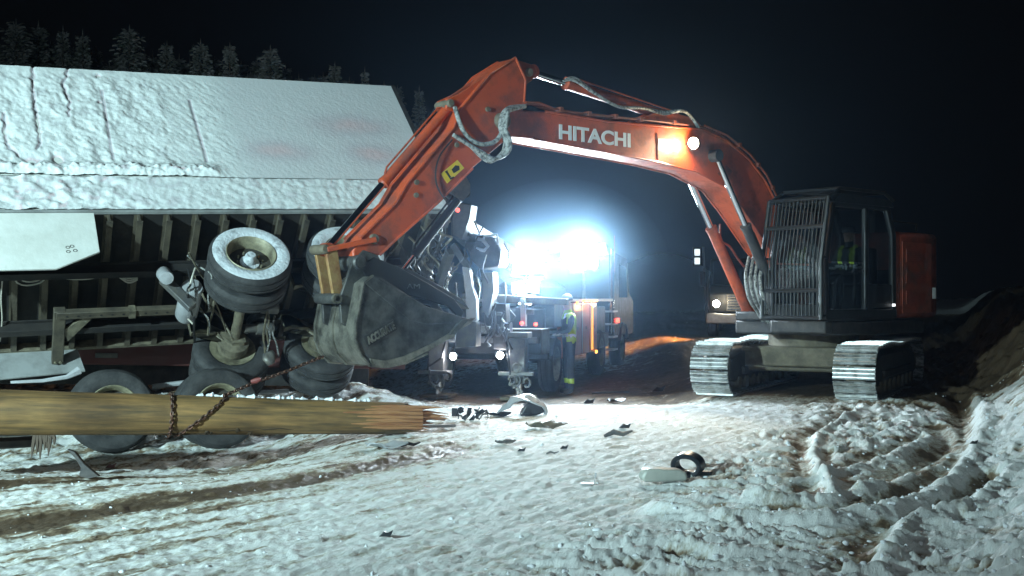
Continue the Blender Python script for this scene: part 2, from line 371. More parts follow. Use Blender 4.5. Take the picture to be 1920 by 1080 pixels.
# ground material: snow over frozen mud, following an attribute of mud and hollow shade
def ground_mat():
    m = bpy.data.materials.new('packed_snow'); m.use_nodes = True; t = m.node_tree; N = t.nodes; L = t.links; b = N['Principled BSDF']
    at = N.new('ShaderNodeAttribute'); at.attribute_name = 'mud_shade'
    ge = N.new('ShaderNodeNewGeometry')
    rot = N.new('ShaderNodeMapping'); rot.inputs['Rotation'].default_value = (0, 0, -0.90); L.new(ge.outputs['Position'], rot.inputs[0])
    st = N.new('ShaderNodeMapping'); st.inputs['Scale'].default_value = (1.0, 3.2, 1.0); L.new(rot.outputs[0], st.inputs[0])
    n = N.new('ShaderNodeTexNoise'); n.inputs['Scale'].default_value = 5; n.inputs['Detail'].default_value = 9; n.inputs['Roughness'].default_value = 0.72; L.new(st.outputs[0], n.inputs['Vector'])
    n2 = N.new('ShaderNodeTexNoise'); n2.inputs['Scale'].default_value = 34; n2.inputs['Detail'].default_value = 5; L.new(ge.outputs['Position'], n2.inputs['Vector'])
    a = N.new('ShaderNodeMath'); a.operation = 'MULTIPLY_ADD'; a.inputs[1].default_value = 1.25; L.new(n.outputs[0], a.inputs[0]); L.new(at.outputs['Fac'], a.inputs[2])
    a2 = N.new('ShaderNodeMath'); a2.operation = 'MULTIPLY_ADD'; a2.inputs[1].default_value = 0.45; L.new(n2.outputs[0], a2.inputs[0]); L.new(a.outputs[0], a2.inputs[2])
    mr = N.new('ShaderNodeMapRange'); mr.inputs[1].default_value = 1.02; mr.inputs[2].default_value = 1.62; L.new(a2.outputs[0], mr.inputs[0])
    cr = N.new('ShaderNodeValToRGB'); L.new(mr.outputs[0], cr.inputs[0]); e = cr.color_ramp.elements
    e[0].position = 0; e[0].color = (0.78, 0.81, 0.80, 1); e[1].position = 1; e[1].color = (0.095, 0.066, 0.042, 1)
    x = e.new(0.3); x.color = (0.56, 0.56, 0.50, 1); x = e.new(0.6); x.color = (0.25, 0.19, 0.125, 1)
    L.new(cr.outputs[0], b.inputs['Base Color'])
    rr = N.new('ShaderNodeMapRange'); rr.inputs[3].default_value = 0.75; rr.inputs[4].default_value = 0.45; L.new(mr.outputs[0], rr.inputs[0]); L.new(rr.outputs[0], b.inputs['Roughness'])
    b.inputs['Specular IOR Level'].default_value = 0.35
    n3 = N.new('ShaderNodeTexNoise'); n3.inputs['Scale'].default_value = 16; n3.inputs['Detail'].default_value = 10; n3.inputs['Roughness'].default_value = 0.7; L.new(st.outputs[0], n3.inputs['Vector'])
    bp = N.new('ShaderNodeBump'); bp.inputs['Strength'].default_value = 0.8; bp.inputs['Distance'].default_value = 0.02; L.new(n3.outputs[0], bp.inputs['Height']); L.new(bp.outputs[0], b.inputs['Normal'])
    return m
M_GROUND = ground_mat()

def fan_ground():
    ys = [1.0]
    while ys[-1] < 4.3: ys.append(ys[-1] * 1.03)
    while ys[-1] < 26: ys.append(ys[-1] * 1.0034)
    while ys[-1] < 95: ys.append(ys[-1] * 1.009)
    while ys[-1] < 900: ys.append(ys[-1] * 1.06)
    ys = np.array(ys); nu = 840
    u = np.linspace(-1, 1, nu); xs = u * 0.68
    X = xs[None, :] * ys[:, None] + u[None, :] * 2.5; Y = np.repeat(ys[:, None], nu, 1)
    Z = height(X, Y); mud_shade = mudmask(X, Y)
    F = fine(X, Y); mud_shade = np.clip(mud_shade + churn(X, Y) * (0.50 * (1 - ss(-0.01, 0.055, F)) - 0.12), 0, 1.2)  # mud, plus brown shade put into the colour of churned hollows
    n, m = X.shape
    co = np.stack([X, Y, Z], -1).reshape(-1, 3)
    idx = np.arange(n * m).reshape(n, m)
    f = np.stack([idx[:-1, :-1], idx[:-1, 1:], idx[1:, 1:], idx[1:, :-1]], -1).reshape(-1, 4)
    me = bpy.data.meshes.new('snowy_ground')
    me.vertices.add(len(co)); me.vertices.foreach_set('co', co.astype(np.float32).ravel())
    me.loops.add(f.size); me.loops.foreach_set('vertex_index', f.astype(np.int32).ravel())
    me.polygons.add(len(f)); me.polygons.foreach_set('loop_start', np.arange(0, f.size, 4, dtype=np.int32)); me.polygons.foreach_set('loop_total', np.full(len(f), 4, np.int32))
    me.polygons.foreach_set('use_smooth', np.ones(len(f), bool))
    me.update(); at = me.attributes.new('mud_shade', 'FLOAT', 'POINT'); at.data.foreach_set('value', mud_shade.astype(np.float32).ravel())
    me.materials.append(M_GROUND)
    o = bpy.data.objects.new('ground', me); COL.objects.link(o); tag(o, kind='structure')
fan_ground()

def lump(name, M, r, mats, seed=0, sq=(1, 1, 1), parent=None, sub=2, rough=0.35, smooth=60):
    bm = bmesh.new(); bmesh.ops.create_icosphere(bm, subdivisions=sub, radius=1)
    rnd = random.Random(seed)
    offs = [Vector((rnd.uniform(-1, 1), rnd.uniform(-1, 1), rnd.uniform(-1, 1))).normalized() for _ in range(7)]
    am = [rnd.uniform(-rough, rough) for _ in offs]
    for v in bm.verts:
        d = v.co.normalized(); k = 1 + sum(a * max(0, d.dot(o)) ** 2 for a, o in zip(am, offs)) + rnd.uniform(-.05, .05)
        v.co = Vector((d.x * sq[0], d.y * sq[1], d.z * sq[2])) * k * r
    me = bpy.data.meshes.new(name); bm.to_mesh(me); bm.free(); me.materials.append(mats)
    if smooth: me.polygons.foreach_set('use_smooth', [True] * len(me.polygons))
    o = bpy.data.objects.new(name, me); COL.objects.link(o); o.matrix_world = M
    if parent: o.parent = parent
    return o

# ------------------------------------------------------------------ excavator
EC = Vector((4.95, 18.05, 0.0)); EA = R(220)
EF = Vector((math.cos(EA), math.sin(EA), 0)); EL = Vector((-math.sin(EA), math.cos(EA), 0))
def A(px, py, off=0.0):
    """photo pixel -> (forward, up) on the excavator's vertical plane at this sideways offset"""
    d = Vector(((px - 960) / K, 1, (HY - py) / K)); t = (EC.dot(EL) + off) / (d.x * EL.x + d.y * EL.y)
    p = d * t; return ((p - EC).dot(EF), CH + p.z)
exc = thing('excavator', 'orange tracked excavator with caged black cab reaching its bucket over the wrecked trailer', 'excavator', EC, EA)
TA = R(241) - EA
def track(side):
    M = Matrix.Rotation(TA, 4, 'Z') @ Matrix.Translation((-0.12, side * 1.08, 0))
    fr = MB()
    fr.prism([(-1.75, .26), (-1.5, .2), (1.5, .2), (1.8, .28), (1.75, .55), (1.2, .66), (-1.3, .66), (-1.75, .55)], -.21, .21)
    fr.box((-1.1, -.26, .30), (1.2, .26, .42))
    o = fr.build('track', M_BLACKM, exc, bevel=.02); o.matrix_local = M
    for x, r in ((1.80, .32), (-1.80, .31)):
        w = MB().lathe([(0, -.2), (r * .5, -.2), (r * .55, -.14), (r * .85, -.14), (r, -.08), (r, .08), (r * .85, .14), (r * .55, .14), (r * .5, .2), (0, .2)], 28)
        q = w.build('idler' if x > 0 else 'sprocket', M_DIRTY, o); q.location = (x, 0, .415)
    for k in range(8):
        w = MB().lathe([(0, -.24), (.10, -.24), (.11, -.1), (.08, -.08), (.08, .08), (.11, .1), (.10, .24), (0, .24)], 14)
        q = w.build('roller', M_DIRTY, o); q.location = (-1.3 + k * .38, 0, .17)
    r = .365; L = 1.80; per = 2 * (2 * L) + 2 * math.pi * r; n = 46; pitch = per / n
    sh = MB(); sh.m = 0; sh.box((-pitch / 2 + .011, -.30, 0), (pitch / 2 - .011, .30, .02))
    sh.m = 1
    for gx in (-.06, .0, .06): sh.prism([(gx - .012, .02), (gx + .012, .02), (gx + .008, .056), (gx - .008, .056)], -.295, .295)
    sh.m = 0; sh.box((-.03, -.11, -.05), (.03, -.05, 0)); sh.box((-.03, .05, -.05), (.03, .11, 0))
    for by in (-.17, .17, -.24, .24): sh.box((-.045, by - .014, .02), (-.02, by + .014, .034))
    first = None
    for i in range(n):
        s = (i + .3 * side) * pitch
        s %= per
        if s < 2 * L: p = (L - s, .415 + r); a = 0
        elif s < 2 * L + math.pi * r:
            t = (s - 2 * L) / r; p = (-L - r * math.sin(t), .415 + r * math.cos(t)); a = -t
        elif s < 4 * L + math.pi * r: p = (-L + (s - 2 * L - math.pi * r), .415 - r); a = math.pi
        else:
            t = (s - 4 * L - math.pi * r) / r; p = (L + r * math.sin(t), .415 - r * math.cos(t)); a = math.pi - t
        sag = -.02 * math.cos(p[0] * 3.0) if (s < 2 * L) else 0
        Mx = Matrix.Translation((p[0], 0, p[1] + sag)) @ Matrix.Rotation(a, 4, 'Y')
        if first is None: first = sh.build('track_shoe', [M_SHOE, M_GROUSER], o); first.matrix_local = Mx
        else: copy_part(first, o, Mx)
track(1); track(-1)
uc = MB(); Mt = Matrix.Rotation(TA, 4, 'Z')
uc.box((-.85, -.95, .42), (.85, .95, .74), Mt)
for sx in (-1, 1):
    uc.prism([(sx * .35, -1.0), (sx * .95, -1.0), (sx * .7, -.4), (sx * .7, .4), (sx * .95, 1.0), (sx * .35, 1.0)][::sx], .34, .66, 'z', Mt)
uc.build('undercarriage_frame', M_DIRTY, exc, bevel=.03)
MB().lathe([(0, .7), (.72, .7), (.72, .92), (.66, .96), (0, .96)], 40, axis='z').build('slew_ring', M_DIRTY, exc)
# platform, hood, counterweight
pf = MB(); pf.prism([(-1.1, -1.32), (.15, -1.32), (.2, -1.2), (.3, -.52), (1.42, -.48), (1.45, 1.33), (-1.1, 1.33), (-1.6, 1.0), (-1.75, .5), (-1.75, -.5), (-1.6, -1.0)], .95, 1.16, 'z')
pf.box((1.0, -.42, 1.16), (1.5, .30, 1.3)); pf.box((1.45, .36, .98), (1.64, 1.34, 1.18))
pf.build('house_platform', M_BLACKM, exc, bevel=.03)
hood = MB()
pts = [(-.32, -1.34), (-.32, 1.34), (-1.38, 1.34)] + [(-1.38 - .42 * math.sin(a) , 1.34 - .42 * (1 - math.cos(a))) for a in [R(k) for k in (22, 45, 68, 90)]]
pts += [(-1.84, 0.5), (-1.84, -.5)] + [(-1.38 - .42 * math.sin(a), -1.34 + .42 * (1 - math.cos(a))) for a in [R(k) for k in (90, 68, 45, 22)]] + [(-1.38, -1.34)]
hood.prism(pts, 1.19, 2.56, 'z'); hood.build('engine_hood', M_ORANGE_D, exc, bevel=.09, seg=4)
hp = MB().box((-1.30, 1.345, 1.27), (-.42, 1.358, 2.4)).build('hood_door', M_ORANGE_D, exc, bevel=.006)
for k in range(3):
    for i in range(7):
        MB().box((-1.0, 1.358, 1.42 + k * .33 + i * .03), (-.52, 1.372, 1.435 + k * .33 + i * .03)).build('louvre', M_ORANGE_D, hp)
MB().box((-1.44, 1.341, 1.50), (-1.35, 1.352, 1.68)).build('warning_label', M_WHITE, hp)
tk = MB().box((-.3, -1.30, 1.17), (.12, -.5, 1.9)).build('fuel_tank', M_BLACKM, exc, bevel=.05)
MB().tube([(-.2, 1.3, 2.6), (-.2, 1.3, 2.72), (-1.2, 1.15, 2.72), (-1.2, 1.15, 2.6)], .014, 8).build('handrail', M_BLACK, exc)
MB().tube([(-.8, .6, 2.5), (-.8, .6, 2.85), (-.9, .6, 2.95)], .05, 12).build('exhaust_pipe', M_BLACKM, exc)
# cab
cab = MB(); cx0, cx1, cy0, cy1 = -.25, 1.6, .36, 1.36
def side_frame(y):
    m = MB(); a, b = y - .035, y + .035
    m.prism([(cx1 - .04, 1.2), (cx1 + .05, 1.2), (cx1 + .06, 2.05), (cx1 - .13, 2.92), (cx1 - .22, 2.92), (cx1 - .03, 2.03)], a, b)
    m.prism([(.52, 1.2), (.62, 1.2), (.62, 2.95), (.52, 2.95)], a, b)
    m.prism([(cx0, 1.2), (cx0 + .1, 1.2), (cx0 + .12, 2.5), (cx0 + .3, 2.93), (cx0 + .18, 2.93), (cx0, 2.5)], a, b)
    m.prism([(cx0, 1.19), (cx1 + .05, 1.19), (cx1 + .05, 1.34), (cx0, 1.34)], a - .01, b + .01)
    m.prism([(cx0 + .1, 1.35), (.53, 1.35), (.53, 1.72), (cx0 + .1, 1.72)], a + .015, b - .015)
    m.prism([(cx0 + .16, 2.86), (cx1 - .15, 2.86), (cx1 - .2, 2.97), (cx0 + .2, 2.97)], a, b)
    return m
cabo = side_frame(cy1 - .04); cabo.v += []; 
m2 = side_frame(cy0 + .04); o_ = len(cabo.v); cabo.v += m2.v; cabo.f += [tuple(i + o_ for i in f) for f in m2.f]; cabo.mi += m2.mi
cabo.box((cx0, cy0, 1.17), (cx1, cy1, 1.22)); cabo.box((cx0 - .02, cy0 + .04, 1.22), (cx0 + .03, cy1 - .04, 1.95))
cabo.box((cx1 - .05, cy0 + .04, 1.2), (cx1 + .04, cy1 - .04, 1.42))
cabo = cabo.build('cab', M_BLACK, exc, bevel=.018)
rf = MB().prism([(cx0 + .1, 2.93), (cx0 + .2, 3.03), (cx1 - .35, 3.06), (cx1 - .15, 2.95), (cx1 - .15, 2.92), (cx0 + .1, 2.92)], cy0 - .01, cy1 + .01).build('roof', M_BLACK, cabo, bevel=.03)
for (xa, xb, za, zb, tl) in ((.63, cx1 - .06, 1.35, 2.02, 0), (.63, cx1 - .1, 2.05, 2.85, .11), (cx0 + .12, .51, 1.73, 2.85, 0)):
    for y in (cy1 - .04, cy0 + .04):
        MB().prism([(xa, za), (xb, za), (xb - tl, zb), (xa, zb)], y - .004, y + .004).build('window_pane', M_GLASS, cabo)
MB().prism([(cx1 + .02, 1.43), (cx1 + .03, 2.05), (cx1 - .15, 2.9), (cx1 - .158, 2.9), (cx1 + .022, 2.05), (cx1 + .012, 1.43)], cy0 + .08, cy1 - .08).build('windscreen', M_GLASS, cabo)
MB().box((.66, cy1 - .005, 1.9), (.8, cy1 + .03, 1.93)).build('door_handle', M_CHROME, cabo)
MB().tube([(.72, cy1 + .05, 1.5), (.72, cy1 + .05, 2.5)], .014, 8).build('grab_rail', M_BLACK, cabo)
seat = MB().box((-.05, .62, 1.3), (.45, 1.1, 1.72)).box((-.15, .62, 1.6), (.0, 1.1, 2.3)).build('seat', M_BLACKM, cabo, bevel=.05)
MB().tube([(.95, .75, 1.2), (.9, .75, 1.75)], .02, 8).tube([(.95, 1.0, 1.2), (.9, 1.0, 1.75)], .02, 8).build('control_lever', M_BLACKM, cabo)
gd = MB()       # front guard frame
gx = 1.76
def gxa(z): return gx + .02 if z < 2.05 else gx + .02 - (z - 2.05) * .20
for y in (cy0 - .04, cy1 + .0): gd.tube([(gxa(z), y, z) for z in (1.2, 2.05, 2.5, 2.98)], .034, 8)
for z in (1.22, 1.62, 2.56, 2.98): gd.tube([(gxa(z), cy0 - .04, z), (gxa(z), cy1, z)], .03, 8)
for y in (cy0 - .02, cy1 - .02):
    for z in (1.25, 2.1, 2.95): gd.tube([(gxa(z), y, z), (cx1 - .16 * (z > 2.5), y, z)], .02, 6)
gd = gd.build('front_guard', M_BLACK, cabo)
for k in range(15):
    y = cy0 + .02 + k * (cy1 - cy0 - .08) / 14
    for (za, zb) in ((1.24, 1.60), (1.64, 2.54), (2.58, 2.96)):
        pz = [za, (za + zb) / 2, zb] if za != 1.64 else [1.64, 2.05, 2.54]
        MB().tube([(gxa(z), y, z) for z in pz], .010, 6).build('guard_bar', M_BLACK, cabo)
rg = MB()
for y in (cy0, cy1): rg.tube([(cx0 + .1, y, 3.02), (.1, y, 3.13), (1.3, y, 3.13), (gxa(2.98), y, 2.98)], .028, 8)
for x in (.1, 1.3): rg.tube([(x, cy0, 3.13), (x, cy1, 3.13)], .028, 8)
rg.build('roof_guard', M_BLACK, cabo)
for k in range(11):
    x = .2 + k * .1; MB().tube([(x, cy0, 3.13), (x, cy1, 3.13)], .011, 6).build('guard_bar', M_BLACK, cabo)
MB().cyl((.63, cy1 + .03, 1.30), (.63, cy1 + .05, 1.30), .0, 8)
lamp_ = MB().box((-.16, cy1 + .01, 1.38), (-.10, cy1 + .03, 1.42)).build('marker_lamp', lampmat('dim_white_marker', (1, 1, 1), 2.0), cabo)

# boom
BW = .23
def pxpoly(pts, off): return [A(x, y, off) for x, y in pts]
boom_px = [(938, 232), (958, 205), (1022, 209), (1139, 228), (1264, 239), (1318, 243), (1361, 263), (1403, 298), (1433, 337), (1457, 384), (1480, 440), (1530, 505),
           (1530, 535), (1500, 540), (1440, 463), (1394, 394), (1361, 352), (1303, 321), (1230, 303), (1172, 292), (1083, 275), (1000, 260), (950, 255)]
bp_ = pxpoly(boom_px, BW)
boom = MB().prism(bp_, -BW, BW).build('boom', M_ORANGE, exc, bevel=.022)
# weld flanges along the edges of the boom
fl = MB()
for seq in (boom_px[2:11], boom_px[13:22]):
    q = pxpoly(seq, BW)
    for sgn in (1, -1): fl.tube([(s, sgn * (BW + .004), z) for s, z in q], .016, 6)
fl.build('edge_flange', M_ORANGE, boom)
# pipes along the top of the boom, with clamps
pp = MB(); cl = MB()
tp = [A(x, y, BW) for x, y in ((985, 195), (1010, 196), (1040, 208), (1075, 214), (1150, 222), (1240, 231), (1290, 237))]
for oy in (.1, .17, .24): pp.tube([(s, oy, z + .02) for s, z in tp], .016, 8)
tp2 = [A(x, y, BW) for x, y in ((1320, 240), (1362, 258), (1405, 293), (1436, 332), (1461, 384))]
for oy in (.16, .24): pp.tube([(s, oy, z + .035) for s, z in tp2], .016, 8)
pp.build('hydraulic_pipe', M_ORANGE_D, boom)
for (s, z) in [A(x, y, BW) for x, y in ((1050, 209), (1103, 217), (1153, 222), (1200, 227), (1262, 233), (1385, 275), (1420, 312), (1447, 355))]:
    MB().box((s - .03, .07, z - .01), (s + .03, .27, z + .055)).build('pipe_clamp', M_ORANGE_D, boom, bevel=.006)
MB().prism([A(1345, 325, BW), A(1360, 310, BW), A(1372, 322, BW), A(1358, 338, BW)], BW, BW + .02).build('side_plate', M_ORANGE_D, boom)
# letters
p0 = A(1048, 261, BW); p1 = A(1182, 277, BW); d = Vector((p1[0] - p0[0], 0, p1[1] - p0[1])); ln = d.length; ang = math.atan2(d.z, d.x)
hgt = (Vector((*A(1048, 232, BW), 0)) - Vector((*A(1048, 261, BW), 0))).length
ex = d.normalized(); ez = Vector((0, 0, 1)); ez = (Vector((A(1050, 232, BW)[0], 0, A(1050, 232, BW)[1])) - Vector((p0[0], 0, p0[1]))).normalized()
ez = (ez - ex * ez.dot(ex)).normalized()
Mx = Matrix(((ex.x, 0, ez.x, p0[0]), (0, -1, 0, BW + .004), (ex.z, 0, ez.z, p0[1]), (0, 0, 0, 1)))
Mx = Matrix(((ex.x, 0, ez.x, p0[0]), (ex.y, 1, 0, BW + .004), (ex.z, 0, ez.z, p0[1]), (0, 0, 0, 1)))
text_mesh('lettering', 'HITACHI', M_WHITE, boom, Mx, ln, hgt * .98, .003, .03)
q = [A(x, y, BW) for x, y in ((1234, 260), (1256, 262), (1255, 284), (1233, 282))]
lb = MB().prism(q, BW + .002, BW + .006).build('rating_label', M_WHITE, boom)
for k in range(4):
    yy = 265 + k * 4
    a, b = A(1238, yy, BW), A(1250, yy + 1, BW); MB().prism([a, b, (b[0], b[1] - .012), (a[0], a[1] - .012)], BW + .006, BW + .008).build('label_print', M_INK, boom)
MB().tube([(*[A(1231, 250, BW)[0]], BW + .006, A(1231, 250, BW)[1]), (A(1233, 300, BW)[0], BW + .006, A(1233, 300, BW)[1])], .008, 6).build('weld_seam', M_ORANGE_D, boom)
# boom work lamp, on the left flank
wl = A(1303, 268, BW + .16)
lh = MB().lathe([(0, -.05), (.05, -.05), (.085, -.01), (.09, .05), (.082, .05)], 20, axis='x').build('work_lamp', M_BLACK, boom)
fdir = (Vector(A(1100, 700, BW)) - Vector(wl)).normalized()
lh.location = (wl[0], BW + .16, wl[1]); lh.rotation_euler = (0, R(12), R(12))
MB().lathe([(0, .046), (.08, .046)], 20, axis='x').build('lens', E_WARM, lh)
MB().box((wl[0] - .03, BW, wl[1] - .02), (wl[0] + .01, BW + .1, wl[1] + .02)).build('lamp_bracket', M_BLACK, boom)
Mw = exc.matrix_world
lp = Matrix.Translation(EC) @ Matrix.Rotation(EA, 4, 'Z')
lamp('POINT', 'boom_lamp_light', lp @ Vector((wl[0] + .13, BW + .19, wl[1] - .02)), 48, (1.0, 0.80, 0.5), 0.05)
lamp('SPOT', 'boom_lamp_beam', lp @ Vector((wl[0] + .13, BW + .2, wl[1])), 420, (1.0, 0.88, 0.66), 0.06, lp @ Vector((7.5, 1.6, 0)), 80, 0.7)
# arm (stick)
SW = .17
arm_px = [(966, 108), (985, 150), (982, 195), (955, 258), (886, 316), (821, 380), (746, 446), (712, 478), (684, 505), (664, 500), (662, 470), (676, 446), (742, 380),
          (762, 345), (812, 285), (850, 240), (862, 205), (918, 138)]
arm = MB().prism(pxpoly(arm_px, SW), -SW, SW).build('stick', M_ORANGE, exc, bevel=.018)
fl = MB()
for seq in (arm_px[0:4], arm_px[4:8], arm_px[11:18] + arm_px[:1]):
    for sgn in (1, -1): fl.tube([(A(x, y, SW)[0], sgn * (SW + .004), A(x, y, SW)[1]) for x, y in seq], .015, 6)
fl.build('edge_flange', M_ORANGE, arm)
# lugs that hold the bucket cylinder and the arm cylinder
for sgn in (-1, 1):
    q = pxpoly([(918, 138), (862, 175), (838, 186), (836, 204), (858, 212), (872, 200)], .1)
    MB().prism(q, sgn * .09 - .02, sgn * .09 + .02).build('cylinder_lug', M_ORANGE, arm, bevel=.008)
    q = pxpoly([(968, 112), (1000, 122), (1006, 136), (996, 152), (984, 160)], .1)
    MB().prism(q, sgn * .09 - .02, sgn * .09 + .02).build('cylinder_lug', M_ORANGE_D, arm, bevel=.008)
def pin(px, py, r, half, m, parent, name='pin'):
    s, z = A(px, py, half); return MB().lathe([(0, -half), (r * .8, -half), (r, -half + .02), (r, half - .02), (r * .8, half), (0, half)], 18, Matrix.Translation((s, 0, z))).build(name, m, parent)
pin(847, 193, .05, .15, M_DIRTY, arm); pin(995, 135, .055, .15, M_DIRTY, arm); pin(676, 492, .085, .25, M_BUCKET, arm); pin(948, 225, .10, .27, M_DIRTY, arm)
pin(704, 448, .06, .21, M_DIRTY, arm)
for (x, y) in ((780, 342), (779, 366), (855, 272), (913, 205)):
    s, z = A(x, y, SW); MB().lathe([(0, SW), (.03, SW), (.03, SW + .03), (0, SW + .03)], 8, Matrix.Translation((s, 0, z))).build('bolt', M_DIRTY, arm)
ye = MB().prism(pxpoly([(826, 326), (857, 300), (870, 315), (838, 344)], SW), SW + .003, SW + .007).build('warning_sticker', M_YELLOW, arm)
def ink(pts, name='sticker_print'):
    MB().prism(pxpoly(pts, SW), SW + .007, SW + .010).build(name, M_INK, arm)
ink([(836, 325), (839, 323), (845, 332), (842, 334)]); ink([(842, 334), (850, 331), (851, 333), (844, 337)]); ink([(846, 318), (853, 310), (860, 311), (861, 318), (855, 322), (850, 325)]); ink([(833, 322), (838, 319), (839, 323), (836, 325)])
# cylinders
def cylinder(name, a, b, frac, rb, rr, mb, parent=exc, hoses=False):
    """barrel from a to frac, polished rod to b (excavator coordinates)"""
    a, b = Vector(a), Vector(b); mid = a.lerp(b, frac)
    o = MB().tube([a, a.lerp(b, frac - .02), mid], [rb, rb, rb * 1.12], 20).tube([mid, a.lerp(b, frac + .012)], rb * 1.15, 20).build(name, mb, parent)
    MB().tube([mid, b], rr, 16).build('rod', M_CHROME, o)
    MB().lathe([(0, -.07), (rb * 1.2, -.07), (rb * 1.2, .07), (0, .07)], 16, Matrix.Translation(b)).build('rod_eye', mb, o)
    MB().lathe([(0, -.07), (rb * 1.2, -.07), (rb * 1.2, .07), (0, .07)], 16, Matrix.Translation(a)).build('end_eye', mb, o)
    d = (b - a).normalized(); up = Vector((-d.z, 0, d.x)); up = up if up.z > 0 else -up
    MB().tube([a.lerp(b, .06) + up * rb, a.lerp(b, .08) + up * (rb + .035), a.lerp(b, frac - .06) + up * (rb + .035), a.lerp(b, frac - .03) + up * rb], .012, 8).build('feed_pipe', mb, o)
    return o
def P3(px, py, off): s, z = A(px, py, off); return (s, off, z)
cylinder('bucket_cylinder', P3(847, 194, 0), P3(612, 468, 0), .56, .062, .042, M_ORANGE)
cylinder('stick_cylinder', P3(1290, 232, .0), P3(995, 135, .0), .79, .075, .045, M_ORANGE)
pb = P3(1342, 292, BW + .1); foot = Vector((1.28, BW + .1, 1.28))
cylinder('boom_cylinder', foot, pb, .56, .075, .045, M_BLACKM)
cylinder('boom_cylinder', Vector((foot[0], -foot[1], foot[2])), (pb[0], -pb[1], pb[2]), .56, .08, .048, M_ORANGE)
MB().cyl((pb[0], -BW - .16, pb[2]), (pb[0], BW + .16, pb[2]), .05).build('boom_pin', M_DIRTY, exc)
# stick-cylinder bracket on the boom
for sgn in (-1, 1):
    MB().prism(pxpoly([(1195, 226), (1240, 205), (1300, 222), (1318, 240)], .1), sgn * .1 - .015, sgn * .1 + .015).build('cylinder_bracket', M_ORANGE, boom, bevel=.006)
# thumb cylinder and thumb
cylinder('thumb_cylinder', P3(868, 362, 0), P3(742, 525, 0), .72, .05, .03, M_BLACK)
for sgn in (-1, 1): MB().prism(pxpoly([(842, 360), (872, 330), (880, 345), (880, 362), (866, 378)], .08), sgn * .08 - .015, sgn * .08 + .015).build('thumb_bracket', M_GREY, arm)
th = MB()
for sgn in (-1, 1):
    th.prism(pxpoly([(672, 500), (700, 482), (745, 500), (800, 530), (850, 560), (868, 585), (862, 600), (840, 575), (790, 560), (730, 545), (690, 525)], .2), sgn * .2 - .02, sgn * .2 + .02)
th.prism(pxpoly([(745, 503), (800, 532), (850, 562), (862, 580), (850, 572), (797, 542), (744, 513)], 0), -.2, .2)
th = th.build('thumb', M_BLACK, exc, bevel=.008)
pA = A(762, 541, .22); pB = A(787, 541, .22); e1 = Vector((pB[0] - pA[0], 0, pB[1] - pA[1]))
text_mesh('lettering', 'AM', M_GREY, th, Matrix(((-1, 0, 0, pA[0]), (0, 1, 0, .224), (0, 0, 1, pA[1]), (0, 0, 0, 1))) if e1.x < 0 else Matrix.Translation((pA[0], .224, pA[1])), abs(e1.x), .055, .003)
# links
for sgn in (-1, 1):
    o = MB().tube([P3(704, 449, sgn * .19), P3(612, 468, sgn * .125)], [.045, .04], 4).build('tipping_link', M_ORANGE, exc, bevel=.008)
    o = MB().prism(pxpoly([(598, 462), (620, 460), (634, 556), (616, 566)], 0), sgn * .11 - .025, sgn * .11 + .025).build('bucket_link', M_RUSTY, exc, bevel=.008)
pin(612, 467, .055, .15, M_DIRTY, exc, 'link_pin'); pin(633, 560, .06, .22, M_BUCKET, exc, 'bucket_pin')
# bucket
BK = .42
side_px = [(683, 531), (700, 518), (715, 520), (760, 550), (799, 575), (876, 598), (872, 606), (853, 629), (831, 641), (800, 662), (761, 679), (724, 687), (695, 685), (676, 664), (668, 640), (668, 610)]
sp = pxpoly(side_px, BK)
bk = MB()
for y0, y1 in ((BK - .03, BK), (-BK, -BK + .03)): bk.prism(sp, y0, y1)
bk = bk.build('bucket', M_BUCKET, exc, bevel=.006)
bck_px = [(853, 629), (831, 641), (800, 662), (761, 679), (724, 687), (695, 685), (676, 664), (668, 640), (668, 610), (683, 531), (700, 518)]
shp = [Vector((p[0], 0, p[1])) for p in pxpoly(bck_px, BK)]; cen = Vector((A(750, 600, BK)[0], 0, A(750, 600, BK)[1]))
sm = []
for i in range(len(shp) - 1):
    for t in (0, .5): sm.append(shp[i].lerp(shp[i + 1], t))
sm.append(shp[-1])
inn = [p + (cen - p).normalized() * .03 for p in sm]
MB().prism([(p.x, p.z) for p in sm] + [(p.x, p.z) for p in reversed(inn)], -BK - .04, BK + .0).build('bucket_shell', M_BUCKET_E, bk, smooth=50)
# wear strips, lip, teeth
MB().prism(pxpoly([(683, 531), (700, 518), (799, 575), (876, 598), (872, 606), (800, 608), (766, 600)], BK), BK + .001, BK + .022).build('side_plate', M_BUCKET, bk, bevel=.005)
MB().prism(pxpoly([(695, 685), (724, 687), (761, 679), (831, 641), (853, 629), (846, 622), (800, 648), (755, 668), (722, 676), (692, 672)], BK), BK + .001, BK + .018).build('wear_plate', M_BUCKET_E, bk, bevel=.004)
lip = pxpoly([(876, 598), (850, 626), (838, 628), (862, 600)], BK); MB().prism(lip, -BK - .05, BK + .05).build('cutting_edge', M_BUCKET, bk, bevel=.005)
for k in range(5):
    y = -BK + .05 + k * (2 * BK - .1) / 4
    MB().prism(pxpoly([(856, 622), (868, 606), (893, 596), (882, 608)], BK), y - .05, y + .05).build('tooth', M_BUCKET_E, bk, bevel=.01)
for y in (BK + .02, -.05, -BK):
    MB().prism([(p.x + (p - cen).normalized().x * .02, p.z + (p - cen).normalized().z * .02) for p in sm[4:]] + [(p.x, p.z) for p in reversed(sm[4:])], y - .045, y + .0).build('wear_strap', M_BUCKET_E, bk)
